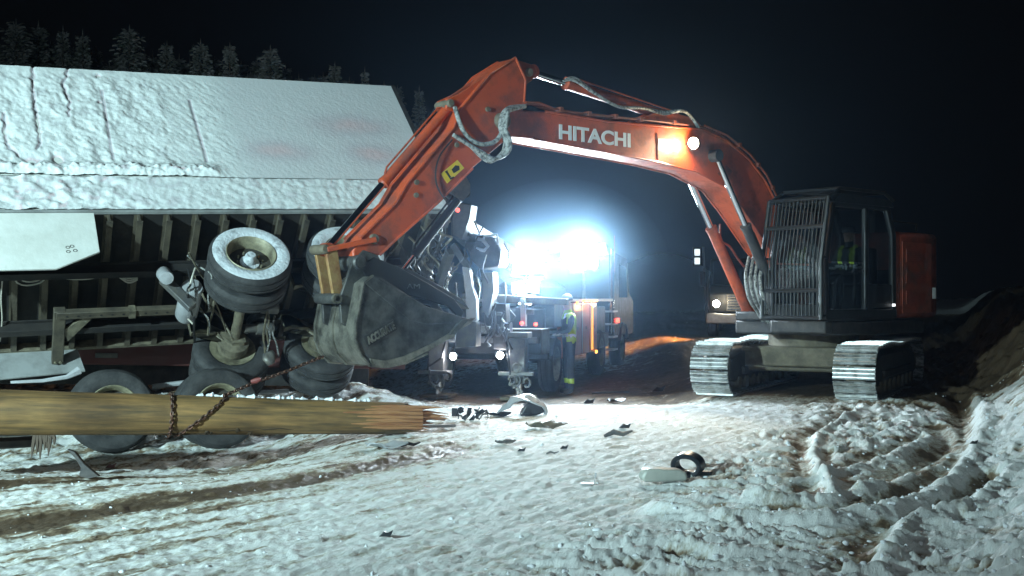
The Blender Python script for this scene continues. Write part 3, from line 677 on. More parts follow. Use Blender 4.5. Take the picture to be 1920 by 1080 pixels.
# coupler ears between the stick, the link and the shell
for sgn in (-1, 1):
    MB().prism(pxpoly([(642, 493), (664, 470), (690, 480), (702, 500), (703, 520), (684, 532), (664, 560), (657, 606), (640, 616), (622, 606), (619, 560)], 0), sgn * .19 - .022, sgn * .19 + .022).build('coupler_ear', M_BUCKET, bk, bevel=.006)
MB().lathe([(.03, .2), (.055, .2), (.055, .25), (.03, .25)], 20, Matrix.Translation((A(631, 560, .22)[0], 0, A(631, 560, .22)[1]))).build('bushing', M_BUCKET_E, bk)
MB().lathe([(0, .2), (.09, .2), (.09, .235), (.05, .235), (.05, .26), (0, .26)], 24, Matrix.Translation((A(675, 493, .22)[0], 0, A(675, 493, .22)[1]))).build('bushing', M_BUCKET, bk)
# embossed name plate
pa, pb_, pc = A(690, 646, BK), A(740, 616, BK), A(686, 628, BK)
ex = Vector((pb_[0] - pa[0], 0, pb_[1] - pa[1])); ln = ex.length; ex.normalize(); ez = Vector((pc[0] - pa[0], 0, pc[1] - pa[1])); hh = ez.length; ez = (ez - ex * ez.dot(ex)).normalized()
Mx = Matrix(((ex.x, 0, ez.x, pa[0]), (0, 1, 0, BK + .014), (ex.z, 0, ez.z, pa[1]), (0, 0, 0, 1)))
text_mesh('embossed_lettering', 'ACCURATE', M_BUCKET_E, bk, Mx, ln, hh * .8, .016, .03)
MB().box((-.02, 0, -.02), (ln + .02, .012, hh * .8 + .02)).build('name_plate', M_BLACKM, bk).matrix_local = Matrix(((ex.x, 0, ez.x, pa[0]), (0, 1, 0, BK + .001), (ex.z, 0, ez.z, pa[1]), (0, 0, 0, 1)))
# hoses
def hose(pts, r=.02, m=M_HOSE, name='hydraulic_hose', parent=exc, off=None, jit=0):
    P = [Vector(P3(x, y, o)) for x, y, o in pts]
    # Catmull-Rom
    out = []
    for i in range(len(P) - 1):
        a = P[max(i - 1, 0)]; b = P[i]; c = P[i + 1]; d = P[min(i + 2, len(P) - 1)]
        for k in range(6):
            t = k / 6; out.append(.5 * ((2 * b) + (c - a) * t + (2 * a - 5 * b + 4 * c - d) * t * t + (3 * b - a - 3 * c + d) * t ** 3))
    out.append(P[-1])
    return MB().tube(out, r, 8).build(name, m, parent)
for k in range(3):
    o = k * .045; g = k * 5
    hose([(985, 199, .22 + o), (955, 202 + g * .5, .26 + o), (942 + g, 215, .3 + o), (938 + g, 240, .32 + o), (946 + g, 262, .3 + o), (943 + g, 285, .28 + o), (922 + g * .5, 302 - g * .4, .25 + o), (906, 297 - g, .22 + o), (880, 272, .2 + o), (850, 253, .19 + o)], .026)
hose([(853, 200, .19), (860, 225, .22), (872, 250, .25), (893, 268, .28), (915, 270, .3), (932, 262, .3), (945, 240, .3)], .028)
hose([(848, 262, .19), (826, 290, .2), (817, 320, .2), (820, 350, .2), (835, 375, .19)], .010, M_HOSEB)
for k in range(2):
    hose([(1060, 150, .06 + k * .07), (1080, 148 + k * 4, .1 + k * .07), (1120, 178, .1 + k * .07), (1160, 200, .1 + k * .07), (1205, 203, .1 + k * .07), (1245, 210 + 3 * k, .12), (1280, 208, .12 + k * .07), (1298, 222, .14), (1312, 244, .2)], .022)
hose([(1060, 146, -.08), (1095, 155, -.08), (1140, 182, -.08), (1180, 200, -.05), (1220, 215, -.05)], .02, M_ORANGE_D)
for k in range(4):
    o = .05 + k * .06; g = k * 9
    hose([(1404 + g, 482, o), (1398 + g, 520, o + .1), (1404 + g, 558, o + .12), (1420 + g * .8, 585, o + .05), (1432 + g * .5, 605, o)], .024)
MB().box((1.42, .05, 1.2), (1.5, .3, 1.3)).build('hose_clamp', M_DIRTY, exc)
hose([(1350, 420, -.40), (1352, 450, -.45), (1368, 462, -.45), (1380, 480, -.42), (1395, 500, -.35)], .018, M_ORANGE_D)

# ------------------------------------------------------------------ wrecked box trailer, rolled over
TAx = Vector((.891, .454, .037)).normalized(); Pp = Vector((-.454, .891, 0))
Pp = (Pp - TAx * Pp.dot(TAx)).normalized(); Zp = TAx.cross(Pp)
BETA = R(45)
ef = Pp * math.cos(BETA) - Zp * math.sin(BETA); ew = Pp * math.sin(BETA) + Zp * math.cos(BETA)
TO = Vector((-.62, 15.3, 2.73)) - TAx * .27
TM = Matrix(((TAx.x, ef.x, ew.x, TO.x), (TAx.y, ef.y, ew.y, TO.y), (TAx.z, ef.z, ew.z, TO.z), (0, 0, 0, 1)))
TI = TM.inverted()
def TR(px, py, axis, val):
    """photo pixel -> local point of the trailer where coordinate `axis` equals val"""
    d = Vector(((px - 960) / K, 1, (HY - py) / K)); o = Vector((0, 0, CH))
    lo = TI @ o; ld = TI.to_3x3() @ d; t = (val - lo[axis]) / ld[axis]; return lo + ld * t
trl = thing('box_trailer', 'long white snow-crusted box trailer rolled over with its underside and wheels exposed', 'trailer', M=TM)
TL = -14.5; TW = 2.28; THt = 2.9; BAND = .62
def side_sheet(name, x0, x1, z0, z1, mtl, f, y=0.0, step=.02, parent=trl):
    nx = int((x1 - x0) / step); nz = int((z1 - z0) / step)
    xs = np.linspace(x0, x1, nx); zs = np.linspace(z0, z1, nz)
    X, Z = np.meshgrid(xs, zs); D, S = f(X, Z); co = np.stack([X, y - D, Z], -1).reshape(-1, 3)
    i = np.arange(nx * nz).reshape(nz, nx)
    fs = np.stack([i[:-1, :-1], i[:-1, 1:], i[1:, 1:], i[1:, :-1]], -1).reshape(-1, 4)
    me = bpy.data.meshes.new(name); me.from_pydata(co.tolist(), [], fs.tolist()); me.polygons.foreach_set('use_smooth', [True] * len(fs)); me.materials.append(mtl)
    a = me.attributes.new('stain', 'FLOAT', 'POINT'); a.data.foreach_set('value', S.astype(np.float32).ravel())
    o = bpy.data.objects.new(name, me); COL.objects.link(o); o.parent = parent; return o
def crust_mat():
    m = bpy.data.materials.new('snow_crusted_white_panel'); m.use_nodes = True; t = m.node_tree; N = t.nodes; L = t.links; b = N['Principled BSDF']
    b.inputs['Roughness'].default_value = .7
    at = N.new('ShaderNodeAttribute'); at.attribute_name = 'stain'
    cr = N.new('ShaderNodeValToRGB'); L.new(at.outputs['Fac'], cr.inputs[0]); e = cr.color_ramp.elements
    e[0].position = 0; e[0].color = (.78, .83, .82, 1); e[1].position = 1; e[1].color = (.10, .14, .18, 1)
    x = e.new(.16); x.color = (.62, .66, .67, 1); x = e.new(.28); x.color = (.54, .53, .56, 1); x = e.new(.40); x.color = (.62, .50, .52, 1); x = e.new(.52); x.color = (.44, .44, .47, 1)
    L.new(cr.outputs[0], b.inputs['Base Color'])
    tc = N.new('ShaderNodeTexCoord'); n = N.new('ShaderNodeTexNoise'); n.inputs['Scale'].default_value = 26; n.inputs['Detail'].default_value = 7; L.new(tc.outputs['Object'], n.inputs['Vector'])
    bp = N.new('ShaderNodeBump'); bp.inputs['Strength'].default_value = .22; bp.inputs['Distance'].default_value = .03; L.new(n.outputs[0], bp.inputs['Height']); L.new(bp.outputs[0], b.inputs['Normal'])
    return m
M_CRUST = crust_mat()
seams = []
for (xa, ya, xb, yb) in ((190, 170, 212, 300), (355, 190, 388, 305)):
    a = TR(xa, ya, 1, 0); b = TR(xb, yb, 1, 0); seams.append((a, b))
crk = []
for pl in (((62, 125), (60, 170), (68, 215), (75, 255), (72, 280)), ((127, 130), (118, 162), (130, 190), (128, 220)), ((5, 215), (12, 270), (35, 295))):
    crk.append([(TR(x, y, 1, 0).x, TR(x, y, 1, 0).z) for x, y in pl])
holes = [(TR(60, 305, 1, 0), .07), (TR(110, 300, 1, 0), .07), (TR(187, 192, 1, 0), .02), (TR(185, 143, 1, 0), .025)]
clean = (TR(440, 300, 1, 0).x, TR(745, 300, 1, 0).x)
lg = [(TR(525, 285, 1, 0), .40, .36), (TR(655, 238, 1, 0), .5, .44), (TR(700, 290, 1, 0), .35, .4)]
def wall_f(X, Z):
    cm = ss(clean[0] - .25, clean[0] + .3, X) * (1 - .0 * X)
    a = .6; u = X * math.cos(a) + Z * math.sin(a); v = -X * math.sin(a) + Z * math.cos(a)
    D = .006 * fbm(u * 16, v * 6, 4, 301, .6) + .006 * fbm(X * 3, Z * 3, 3, 307)
    left = 1 - ss(TR(260, 200, 1, 0).x, TR(360, 200, 1, 0).x, X)
    D = D + left * .020 * fbm(X * 4 + 3, Z * 2.5, 4, 311, .6)
    D = D * (1 - .8 * cm) * (1 - .8 * ss(THt - .25, THt - .02, Z)) + .02
    ridge = np.exp(-((Z - BAND - .13 - .05 * pn(X * 3, X * 0, 313)) / .11) ** 2) * (1 - ss(clean[0] - .5, clean[0] - .05, X))
    D = D + ridge * (.05 + .055 * np.abs(fbm(X * 7, Z * 9, 3, 317)))
    S = np.zeros_like(X) + .10 * ss(.1, .7, fbm(X * 5, Z * 5, 3, 319)) + .08
    S = S + ridge * .22 * ss(.1, .5, fbm(X * 8, Z * 14, 2, 323))
    for a_, b_ in seams:
        d, _ = polydist(X, Z, [(a_.x, a_.z), (b_.x, b_.z)]); D = D - .016 * np.exp(-(d / .018) ** 2); S = S + .7 * np.exp(-(d / .013) ** 2)
    for c in crk:
        d, _ = polydist(X + .03 * pn(X * 9, Z * 9, 331), Z, c); D = D - .03 * np.exp(-(d / .018) ** 2); S = S + .65 * np.exp(-(d / .016) ** 2)
    for h, r in holes:
        d = np.hypot(X - h.x, (Z - h.z) * .8) * (1 + .5 * pn(X * 7, Z * 7, 337)); D = D - .05 * np.exp(-(d / r) ** 2); S = S + .6 * np.exp(-(d / r) ** 2)
    S = np.where(cm > 0, S * (1 - cm) + cm * (.19), S)
    for c, rx, rz in lg:
        k = np.exp(-(((X - c.x) / rx) ** 2 + ((Z - c.z) / (rz * .5)) ** 2)); S = S + .27 * k * (.8 + .3 * fbm(X * 2, Z * 2, 2, 341))
    return D, np.clip(S, 0, 1)
side_sheet('side_wall', -8.2, -.02, BAND + .01, THt, M_CRUST, wall_f, 0, .0165)
def band_f(X, Z):
    D = .010 * fbm(X * 9, Z * 9, 4, 351, .65) + .028
    left = 1 - ss(TR(160, 300, 1, 0).x, TR(330, 300, 1, 0).x, X)
    D = D + left * .03 * fbm(X * 5, Z * 5, 3, 353)
    return D, np.clip(.12 + .2 * ss(.15, .6, fbm(X * 8, Z * 8, 3, 357)) * left + .1 * ss(0, .6, fbm(X * 4, Z * 4, 2, 359)), 0, 1)
side_sheet('lower_side_rail', -8.2, -.02, .0, BAND - .015, M_CRUST, band_f, 0, .02)
bx = MB(); bx.box((TL, .012, .02), (-.03, TW, THt)); bx.build('trailer_box', M_CREAM, trl)
MB().box((TL, -.012, BAND - .012), (-.02, .012, BAND + .008)).build('side_moulding', M_GREYPANEL, trl)
MB().prism([(-.02, .0), (.06, .0), (.06, .0), (.06, THt + .04), (-.02, THt + .04)][:2] + [(.06, THt + .03), (-.02, THt + .03)], -.02, TW + .02).build('rear_frame', M_BLACKM, trl, bevel=.01)
for yy in (.06, 1.27): MB().box((.06, yy, .15), (.09, yy + 1.17, THt - .1)).build('rear_door', M_CREAM, trl, bevel=.01)
for yy in (.3, .95, 1.5, 2.2): MB().cyl((.12, yy, .1), (.12, yy, THt - .1), .016, 8).build('lock_rod', M_GREY, trl)
MB().box((TL, .03, -.012), (0, TW - .03, .018)).build('floor', M_UNDER, trl)
MB().box((TL, -.02, -.035), (0.0, .035, .0)).build('bottom_rail', M_GREYPANEL, trl, bevel=.008)
MB().box((TL, TW - .035, -.14), (0.02, TW + .02, .0)).build('bottom_rail', M_AXLE, trl, bevel=.008)
# cross members (I-beams), counted off the photograph
first = None; x = -.32; step = .345
cm = MB(); cm.box((-.012, .04, -.14), (.012, TW - .04, -.012)); cm.box((-.035, .04, -.152), (.035, TW - .04, -.14)); cm.box((-.05, .04, -.02), (.05, TW - .04, -.012))
while x > -8.6:
    if first is None: first = cm.build('crossmember', M_BEAM, trl); first.location = (x, 0, 0)
    else: copy_part(first, trl).location = (x, 0, 0)
    x -= step
# main rails of the slider
for y in (.75, 1.72):
    m = MB(); m.box((-8.6, y - .05, -.17), (-.6, y + .05, -.157)); m.box((-8.6, y - .007, -.33), (-.6, y + .007, -.17)); m.box((-8.6, y - .05, -.342), (-.6, y + .05, -.33))
    m.build('chassis_rail', M_UNDER if y < 1 else M_UNDER, trl, bevel=.004)
# beam with holes
pa = TR(105, 592, 2, -.36); pb2 = TR(345, 574, 2, -.36)
bar = MB(); y0 = (pa.y + pb2.y) / 2
bar.box((pa.x, y0 - .055, -.42), (pb2.x, y0 + .055, -.34)); bar = bar.build('slider_rail', M_BEAM, trl, bevel=.006)
for k in range(11):
    xx = pa.x + .12 + k * (pb2.x - pa.x - .2) / 10.0
    MB().lathe([(0, -.424), (.016, -.424)], 10, Matrix.Translation((xx, y0, 0)), axis='z').build('pin_hole', M_INK, bar)
MB().box((pa.x + .85, y0 - .065, -.44), (pa.x + .93, y0 + .065, -.33)).build('clamp_block', M_AXLE, bar)
# landing gear leg
l0 = TR(110, 600, 2, -.38)
MB().box((l0.x - .06, y0 - .06, -.40), (l0.x + .08, y0 + .9, -.30)).build('landing_leg', M_BEAM, trl, bevel=.01)
l1 = TR(125, 690, 2, -.38); MB().prism([(l0.x + .06, y0 + .3), (l0.x + .36, y0 + .02), (l0.x + .42, y0 + .05), (l0.x + .12, y0 + .5)], -.38, -.34, 'z').build('leg_brace', M_AXLE, trl)
for k in range(2): MB().cyl((l0.x - .02 + k * .06, y0 + .86, -.42), (l0.x - .02 + k * .06, y0 + .86, -.4), .018, 8).build('bolt', M_RIM, trl)
# skirts
q = [TR(x, y, 1, -.012) for x, y in ((-200, 402), (176, 401), (187, 474), (105, 506), (-200, 512))]
sk = MB().prism([(p.x, p.z) for p in q], -.03, -.006).build('side_skirt', M_CREAM, trl, bevel=.004)
for (xx, yy) in ((127, 464), (135, 462), (141, 470), (128, 472)):
    c = TR(xx, yy, 1, -.03); MB().lathe([(.016, -.032), (.024, -.034), (.024, -.03)], 10, Matrix.Translation((c.x, 0, c.z))).build('rivet', M_GREY, sk)
q = [TR(x, y, 1, TW) for x, y in ((-200, 643), (140, 640), (160, 695), (-200, 730))]
MB().prism([(p.x, p.z) for p in q], TW - .0, TW + .025).build('side_skirt', M_GREYPANEL, trl, bevel=.004)
# wiring loom
def tcurve(pts, r, m, name, z=-.18, parent=trl):
    P = [TR(x, y, 2, z - dz) for x, y, dz in pts]; out = []
    for i in range(len(P) - 1):
        a = P[max(i - 1, 0)]; b = P[i]; c = P[i + 1]; d = P[min(i + 2, len(P) - 1)]
        for k in range(5):
            t = k / 5; out.append(.5 * ((2 * b) + (c - a) * t + (2 * a - 5 * b + 4 * c - d) * t * t + (3 * b - a - 3 * c + d) * t ** 3))
    out.append(P[-1]); return MB().tube(out, r, 6).build(name, m, parent)
for k in range(3):
    tcurve([(-60, 512 + k * 2, 0), (30, 514 + k * 3, .02), (92, 516 + k * 2, 0), (155, 518 + k * 3, 0), (212, 510 + k * 3, 0), (240, 522 + k * 4, .02), (258, 518 + k * 3, 0)], .011, M_WIRE, 'air_line')
tcurve([(25, 515, 0), (32, 530, .03), (50, 535, .04), (75, 530, .03), (90, 517, 0)], .010, M_WIRE, 'air_line'); tcurve([(28, 512, 0), (45, 527, .05), (70, 526, .05), (92, 514, 0)], .010, M_WIRE, 'air_line')
tcurve([(5, 520, 0), (2, 560, .03), (4, 600, .03), (0, 640, 0)], .009, M_WIRE, 'air_line')
# wheels and axles
def wheel_mesh(snowy, parent, y_out, M, axis_sign=-1, name='wheel'):
    """wheel turned round local y; outer face towards -y"""
    w, r = .28, .51
    side = M_TYRESNOW if snowy else M_RUBBER
    t = MB()
    t.m = 1 if snowy else 0; t.lathe([(.30, -w / 2 + .03), (.34, -w / 2 + .005), (.42, -w / 2), (.47, -w / 2 + .015)], 48)
    t.m = 0; t.lathe([(.47, -w / 2 + .015), (r - .005, -w / 2 + .05), (r, -w / 2 + .07), (r, -.055), (r - .016, -.05), (r - .016, -.04), (r, -.035), (r, .035), (r - .016, .04), (r - .016, .05), (r, .055), (r, w / 2 - .07), (r - .005, w / 2 - .05), (.47, w / 2 - .015), (.42, w / 2), (.34, w / 2 - .005), (.29, w / 2 - .03), (.29, -w / 2 + .06)], 48)
    hub = MB().lathe([(.31, -w / 2 + .02), (.30, -w / 2 + .008), (.285, -w / 2 + .02), (.275, -w / 2 + .07), (.26, -w / 2 + .09), (.265, w / 2 - .1), (.20, w / 2 - .07), (.12, w / 2 - .085), (.12, w / 2 - .05), (.25, w / 2 - .03), (.30, w / 2 - .01)], 40)
    ob = t.build(name, [M_RUBBER, side], parent, smooth=50); ob.matrix_local = M
    rm = hub.build('rim', M_RIM, ob, smooth=40)
    MB().lathe([(0, w / 2 - .10), (.262, w / 2 - .10)], 30).build('wheel_disc', M_DISC, ob)
    return ob, rm
def wheel_pair(px, py, zc, snowy, x=None):
    p = TR(px, py, 2, zc) if x is None else None
    c = TR(px, py, 1, .06); xx = c.x if x is None else x; zz = c.z
    return xx, zz
ax = []
for (px, py, snow) in ((470, 468, True), (655, 476, True)):
    c = TR(px, py, 1, .07); ax.append((c.x, c.z))
print('AXLES', ax)
zc = (ax[0][1] + ax[1][1]) / 2
for i, (xx, z_) in enumerate(ax):
    for j, yy in enumerate((.20, .53)):
        o, rm = wheel_mesh(j == 0, trl, 0, Matrix.Translation((xx, yy, zc)) @ Matrix.Rotation(R(15 * i), 4, 'Y'))
        if j == 0:
            hb = MB().lathe([(0, -.10), (.055, -.10), (.07, -.07), (.075, .02), (.12, .03), (.12, .08), (0, .08)], 20).build('hub', M_TYRESNOW, o)
            for k in range(10):
                a = k * math.pi / 5; MB().lathe([(0, .0), (.012, .0), (.012, .06), (0, .06)], 8, Matrix.Translation((.155 * math.cos(a), 0, .155 * math.sin(a)))).build('wheel_nut', M_RIM, o)
            # cap of snow on the tyre
    for yy in (1.93, 2.26):
        o, rm = wheel_mesh(False, trl, 0, Matrix.Translation((xx, yy, zc)) @ Matrix.Rotation(math.pi, 4, 'Z'))
    a_ = MB().tube([(xx, .35, zc), (xx, 2.1, zc)], .065, 16).lathe([(.0, .62), (.15, .62), (.20, .66), (.20, .80), (.1, .83), (.0, .83)], 24, Matrix.Translation((xx, 0, zc))).lathe([(0, 1.62), (.1, 1.64), (.2, 1.67), (.20, 1.80), (0, 1.83)], 24, Matrix.Translation((xx, 0, zc)))
    a_ = a_.build('axle', M_AXLE, trl)
    MB().cyl((xx, 1.0, zc), (xx, 1.0, zc), .05)
    for yy in (.82, 1.62):
        MB().prism([(xx - .55, -.34), (xx - .42, -.34), (xx - .05, zc - .1), (xx + .12, zc - .1), (xx + .12, zc + .08), (xx - .1, zc + .09), (xx - .42, -.55), (xx - .55, -.6)], yy - .04, yy + .04).build('suspension_arm', M_AXLE, trl, bevel=.01)
        MB().lathe([(0, -.36), (.13, -.36), (.15, -.42), (.13, -.47), (.15, -.52), (.13, -.58), (0, -.58)], 18, Matrix.Translation((xx + .36, yy, 0)), axis='z').build('air_spring', M_RUBBER, trl)
    for yy in (1.05, 1.45):
        MB().tube([(xx + .1, yy, zc + .02), (xx + .28, yy + .04, zc + .05)], .06, 12).tube([(xx + .28, yy + .04, zc + .05), (xx + .5, yy + .06, zc + .04)], .085, 14).build('brake_chamber', M_GREY, trl)
MB().prism([(ax[0][0] - 1.0, -.45), (ax[0][0] - .85, -.45), (ax[0][0] - .62, -.9), (ax[0][0] - .72, -.98)], .72, .80).build('hanger_bracket', M_GREY, trl, bevel=.008)
MB().lathe([(0, -.35), (.12, -.33), (.14, -.28), (.14, .28), (.12, .33), (0, .35)], 20, Matrix.Translation((ax[0][0] - .62, 1.05, -.55)) @ Matrix.Rotation(R(10), 4, 'X')).build('air_tank', M_WSTEEL, trl)
MB().lathe([(0, -.16), (.08, -.15), (.09, -.1), (.09, .1), (0, .14)], 16, Matrix.Translation((ax[0][0] - .95, .62, -.5)) @ Matrix.Rotation(R(60), 4, 'X')).build('brake_valve', M_WSTEEL, trl)
random.seed(3)
for k in range(9):
    x0 = 350 + random.uniform(-10, 40); y0_ = 480 + random.uniform(-10, 50); pts = [(x0, y0_, .1)]
    for j in range(4): x0 += random.uniform(-8, 28); y0_ += random.uniform(10, 42); pts.append((x0, y0_, random.uniform(.1, .45)))
    tcurve(pts, random.uniform(.008, .016), random.choice([M_WIRE, M_HOSEB, M_AXLE, M_HOSE]), 'torn_hose', -.35)
for k in range(5):
    x0 = 498 + random.uniform(-6, 18); y0_ = 575 + random.uniform(-10, 30); pts = [(x0, y0_, .4)]
    for j in range(3): x0 += random.uniform(-7, 8); y0_ += random.uniform(20, 34); pts.append((x0, y0_, .5))
    tcurve(pts, .012, random.choice([M_WIRE, M_AXLE, M_HOSE]), 'torn_hose', -.35)
rnd_ = random.Random(77)
c = TR(503, 668, 2, -.9); lump('valve_block', Matrix.Translation(c), .12, M_GREY, 5, (.8, .8, 1.1), trl, 2, .5); bpy.data.objects['valve_block'].matrix_world = TM @ Matrix.Translation(c)
for k in range(16):
    x0 = rnd_.uniform(745, 850); y0_ = rnd_.uniform(410, 470); pts = [(x0, y0_, .05)]
    for j in range(4): x0 += rnd_.uniform(-14, 20); y0_ += rnd_.uniform(4, 26); pts.append((x0, y0_, rnd_.uniform(.02, .3)))
    tcurve(pts, rnd_.uniform(.008, .02), rnd_.choice([M_HOSEB, M_BLACKM, M_AXLE]), 'torn_hose', -.2)
MB().box((-.16, .25, -.62), (-.06, TW - .25, -.5)).build('underrun_bar', M_BLACKM, trl, bevel=.01)
for yy in (.6, 1.6): MB().box((-.14, yy, -.52), (-.08, yy + .1, -.1)).build('underrun_bracket', M_BLACKM, trl)
# ------------------------------------------------------------------ maroon flatbed lying beyond
fb = thing('flatbed_trailer', 'maroon flatbed trailer lying in the ditch behind the broken log', 'trailer', (-4.8, 14.15, -.37), math.atan2(.454, .891)); fb.rotation_euler = (0, R(2.5), math.atan2(.454, .891))
m = MB(); m.box((-6, 1.7, .92), (4.3, 1.78, 1.33)); m.build('side_rail', M_MAROON, fb, bevel=.02)
MB().box((-6, 1.78, 1.1), (4.3, 3.6, 1.22)).build('deck', M_MAROON, fb, bevel=.01)
m = MB(); m.box((-6, 2.3, .6), (3.9, 2.4, .92)); m.build('frame_rail', M_BLACKM, fb, bevel=.01)
for k in range(4): MB().box((-1.9 + k * 1.5, 1.66, 1.02), (-1.6 + k * 1.5, 1.7, 1.09)).build('stake_pocket', M_GREY, fb, bevel=.01)
MB().tube([(.2, .48, .70), (.6, .44, .76), (1.25, .46, .74), (1.45, .5, .64)], .035, 8).build('bent_guard', M_WSTEEL, fb)
MB().tube([(1.5, .46, .62), (2.05, .46, .66)], .03, 8).build('bent_guard', M_WSTEEL, fb)
for (px, py, D) in ((211, 771, 13.5), (410, 766, 13.95)):
    X = (px - 960) / K * D; Zc = CH + (HY - py) / K * D
    lc = Matrix.Translation((-4.8, 14.15, -.37)) @ Matrix.Rotation(math.atan2(.454, .891), 4, 'Z') @ Matrix.Rotation(R(2.5), 4, 'Y')
    p = lc.inverted() @ Vector((X, D, Zc))
    o, rm = wheel_mesh(False, fb, 0, Matrix.Translation(p) @ Matrix.Rotation(R(-12), 4, 'X'))
    MB().lathe([(0, -.08), (.06, -.08), (.08, 0), (.13, .04), (0, .06)], 16).build('hub', M_RIM, o)
    o, rm = wheel_mesh(False, fb, 0, Matrix.Translation(p + Vector((0, .34, -.02))) @ Matrix.Rotation(R(-12), 4, 'X'))
    MB().tube([p + Vector((0, .3, 0)), p + Vector((0, 1.9, .1))], .07, 12).build('axle', M_AXLE, fb)
# torn mudguard strip above the log
mg = MB(); pts = [(20, 717, 11.6), (80, 714, 11.7), (125, 707, 11.8), (148, 695, 11.9)]
pw = [Vector(((x - 960) / K * D, D, CH + (HY - y) / K * D)) for x, y, D in pts]
mg.tube(pw, [.015, .02, .025, .05], 6); tag(mg.build('metal_strip', M_WSTEEL), 'thin bent bare metal strip lying along the left end of the log', 'debris')
# ------------------------------------------------------------------ log
def wpt(px, py, D): return Vector(((px - 960) / K * D, D, CH + (HY - py) / K * D))
la, lb_ = wpt(-260, 768, 10.1), wpt(764, 785, 12.15)
def log_mat():
    m = bpy.data.materials.new('peeled_log_wood'); m.use_nodes = True; t = m.node_tree; N = t.nodes; L = t.links; b = N['Principled BSDF']; b.inputs['Roughness'].default_value = .7
    tc = N.new('ShaderNodeTexCoord'); mp = N.new('ShaderNodeMapping'); mp.inputs['Scale'].default_value = (.7, 9, 9); L.new(tc.outputs['Object'], mp.inputs[0])
    n = N.new('ShaderNodeTexNoise'); n.inputs['Scale'].default_value = 2.2; n.inputs['Detail'].default_value = 9; n.inputs['Roughness'].default_value = .65; L.new(mp.outputs[0], n.inputs['Vector'])
    cr = N.new('ShaderNodeValToRGB'); L.new(n.outputs[0], cr.inputs[0]); e = cr.color_ramp.elements
    e[0].position = .3; e[0].color = (.055, .042, .022, 1); e[1].position = .75; e[1].color = (.36, .205, .07, 1); x = e.new(.5); x.color = (.19, .115, .042, 1)
    n4 = N.new('ShaderNodeTexNoise'); n4.inputs['Scale'].default_value = 1.6; n4.inputs['Detail'].default_value = 4; L.new(tc.outputs['Object'], n4.inputs['Vector'])
    mr = N.new('ShaderNodeMapRange'); mr.inputs[1].default_value = .4; mr.inputs[2].default_value = .7; L.new(n4.outputs[0], mr.inputs[0])
    mx = N.new('ShaderNodeMix'); mx.data_type = 'RGBA'; mx.blend_type = 'MULTIPLY'; mx.inputs[7].default_value = (.45, .42, .42, 1); L.new(mr.outputs[0], mx.inputs[0]); L.new(cr.outputs[0], mx.inputs[6]); L.new(mx.outputs[2], b.inputs['Base Color'])
    bp = N.new('ShaderNodeBump'); bp.inputs['Strength'].default_value = .6; bp.inputs['Distance'].default_value = .02; L.new(n.outputs[0], bp.inputs['Height']); L.new(bp.outputs[0], b.inputs['Normal'])
    return m
M_LOG = log_mat(); M_SPLIT = mat('fresh_split_wood', (.42, .21, .09), .7, 0, (.22, .08, .03), 3, .9, .5, 20, stretch=(.6, 9, 9))
M_KNOT = mat('dark_knot_wood', (.05, .032, .016), .8)
dd = (lb_ - la); LN = dd.length; qd = dd.to_track_quat('X', 'Z'); LM = Matrix.Translation(la) @ qd.to_matrix().to_4x4()
lg_ = thing('log', 'long peeled wooden log with a splintered right end, wrapped in chain', 'log', M=LM)
m = MB(); seg = 40; nn = 90; vs = []
for i in range(nn + 1):
    t = i / nn; x = t * LN; r = .232 - .058 * t
    for k in range(seg):
        a = 2 * math.pi * k / seg
        rr = r * (1 + .03 * float(pn(np.array([x * .9]), np.array([k * .33]), 401)[0]) + .02 * math.sin(3 * a + x * .6))
        xe = x + (0 if t < 1 else .10 * math.sin(k * 2.3) + .06 * math.cos(5 * a))
        vs.append((xe, rr * math.cos(a), rr * math.sin(a)))
fs = [(i * seg + k, i * seg + (k + 1) % seg, (i + 1) * seg + (k + 1) % seg, (i + 1) * seg + k) for i in range(nn) for k in range(seg)] + [tuple(range(seg))[::-1]]
m.add(vs, fs); m.build('log_body', M_LOG, lg_, smooth=60)
random.seed(12)
for k in range(34):
    a = random.uniform(0, 2 * math.pi); rr = random.uniform(.0, .15); L_ = random.uniform(.12, .42) * (1.3 if math.sin(a) > .2 else .8)
    y, z = rr * math.cos(a), rr * math.sin(a); w = random.uniform(.015, .035)
    MB().tube([(LN - random.uniform(.1, .2), y, z), (LN + L_ * .5, y + random.uniform(-.02, .02), z + random.uniform(-.015, .015)), (LN + L_, y + random.uniform(-.05, .05), z + random.uniform(-.04, .02))], [w, w * .8, .002], 5).build('splinter', M_SPLIT, lg_)
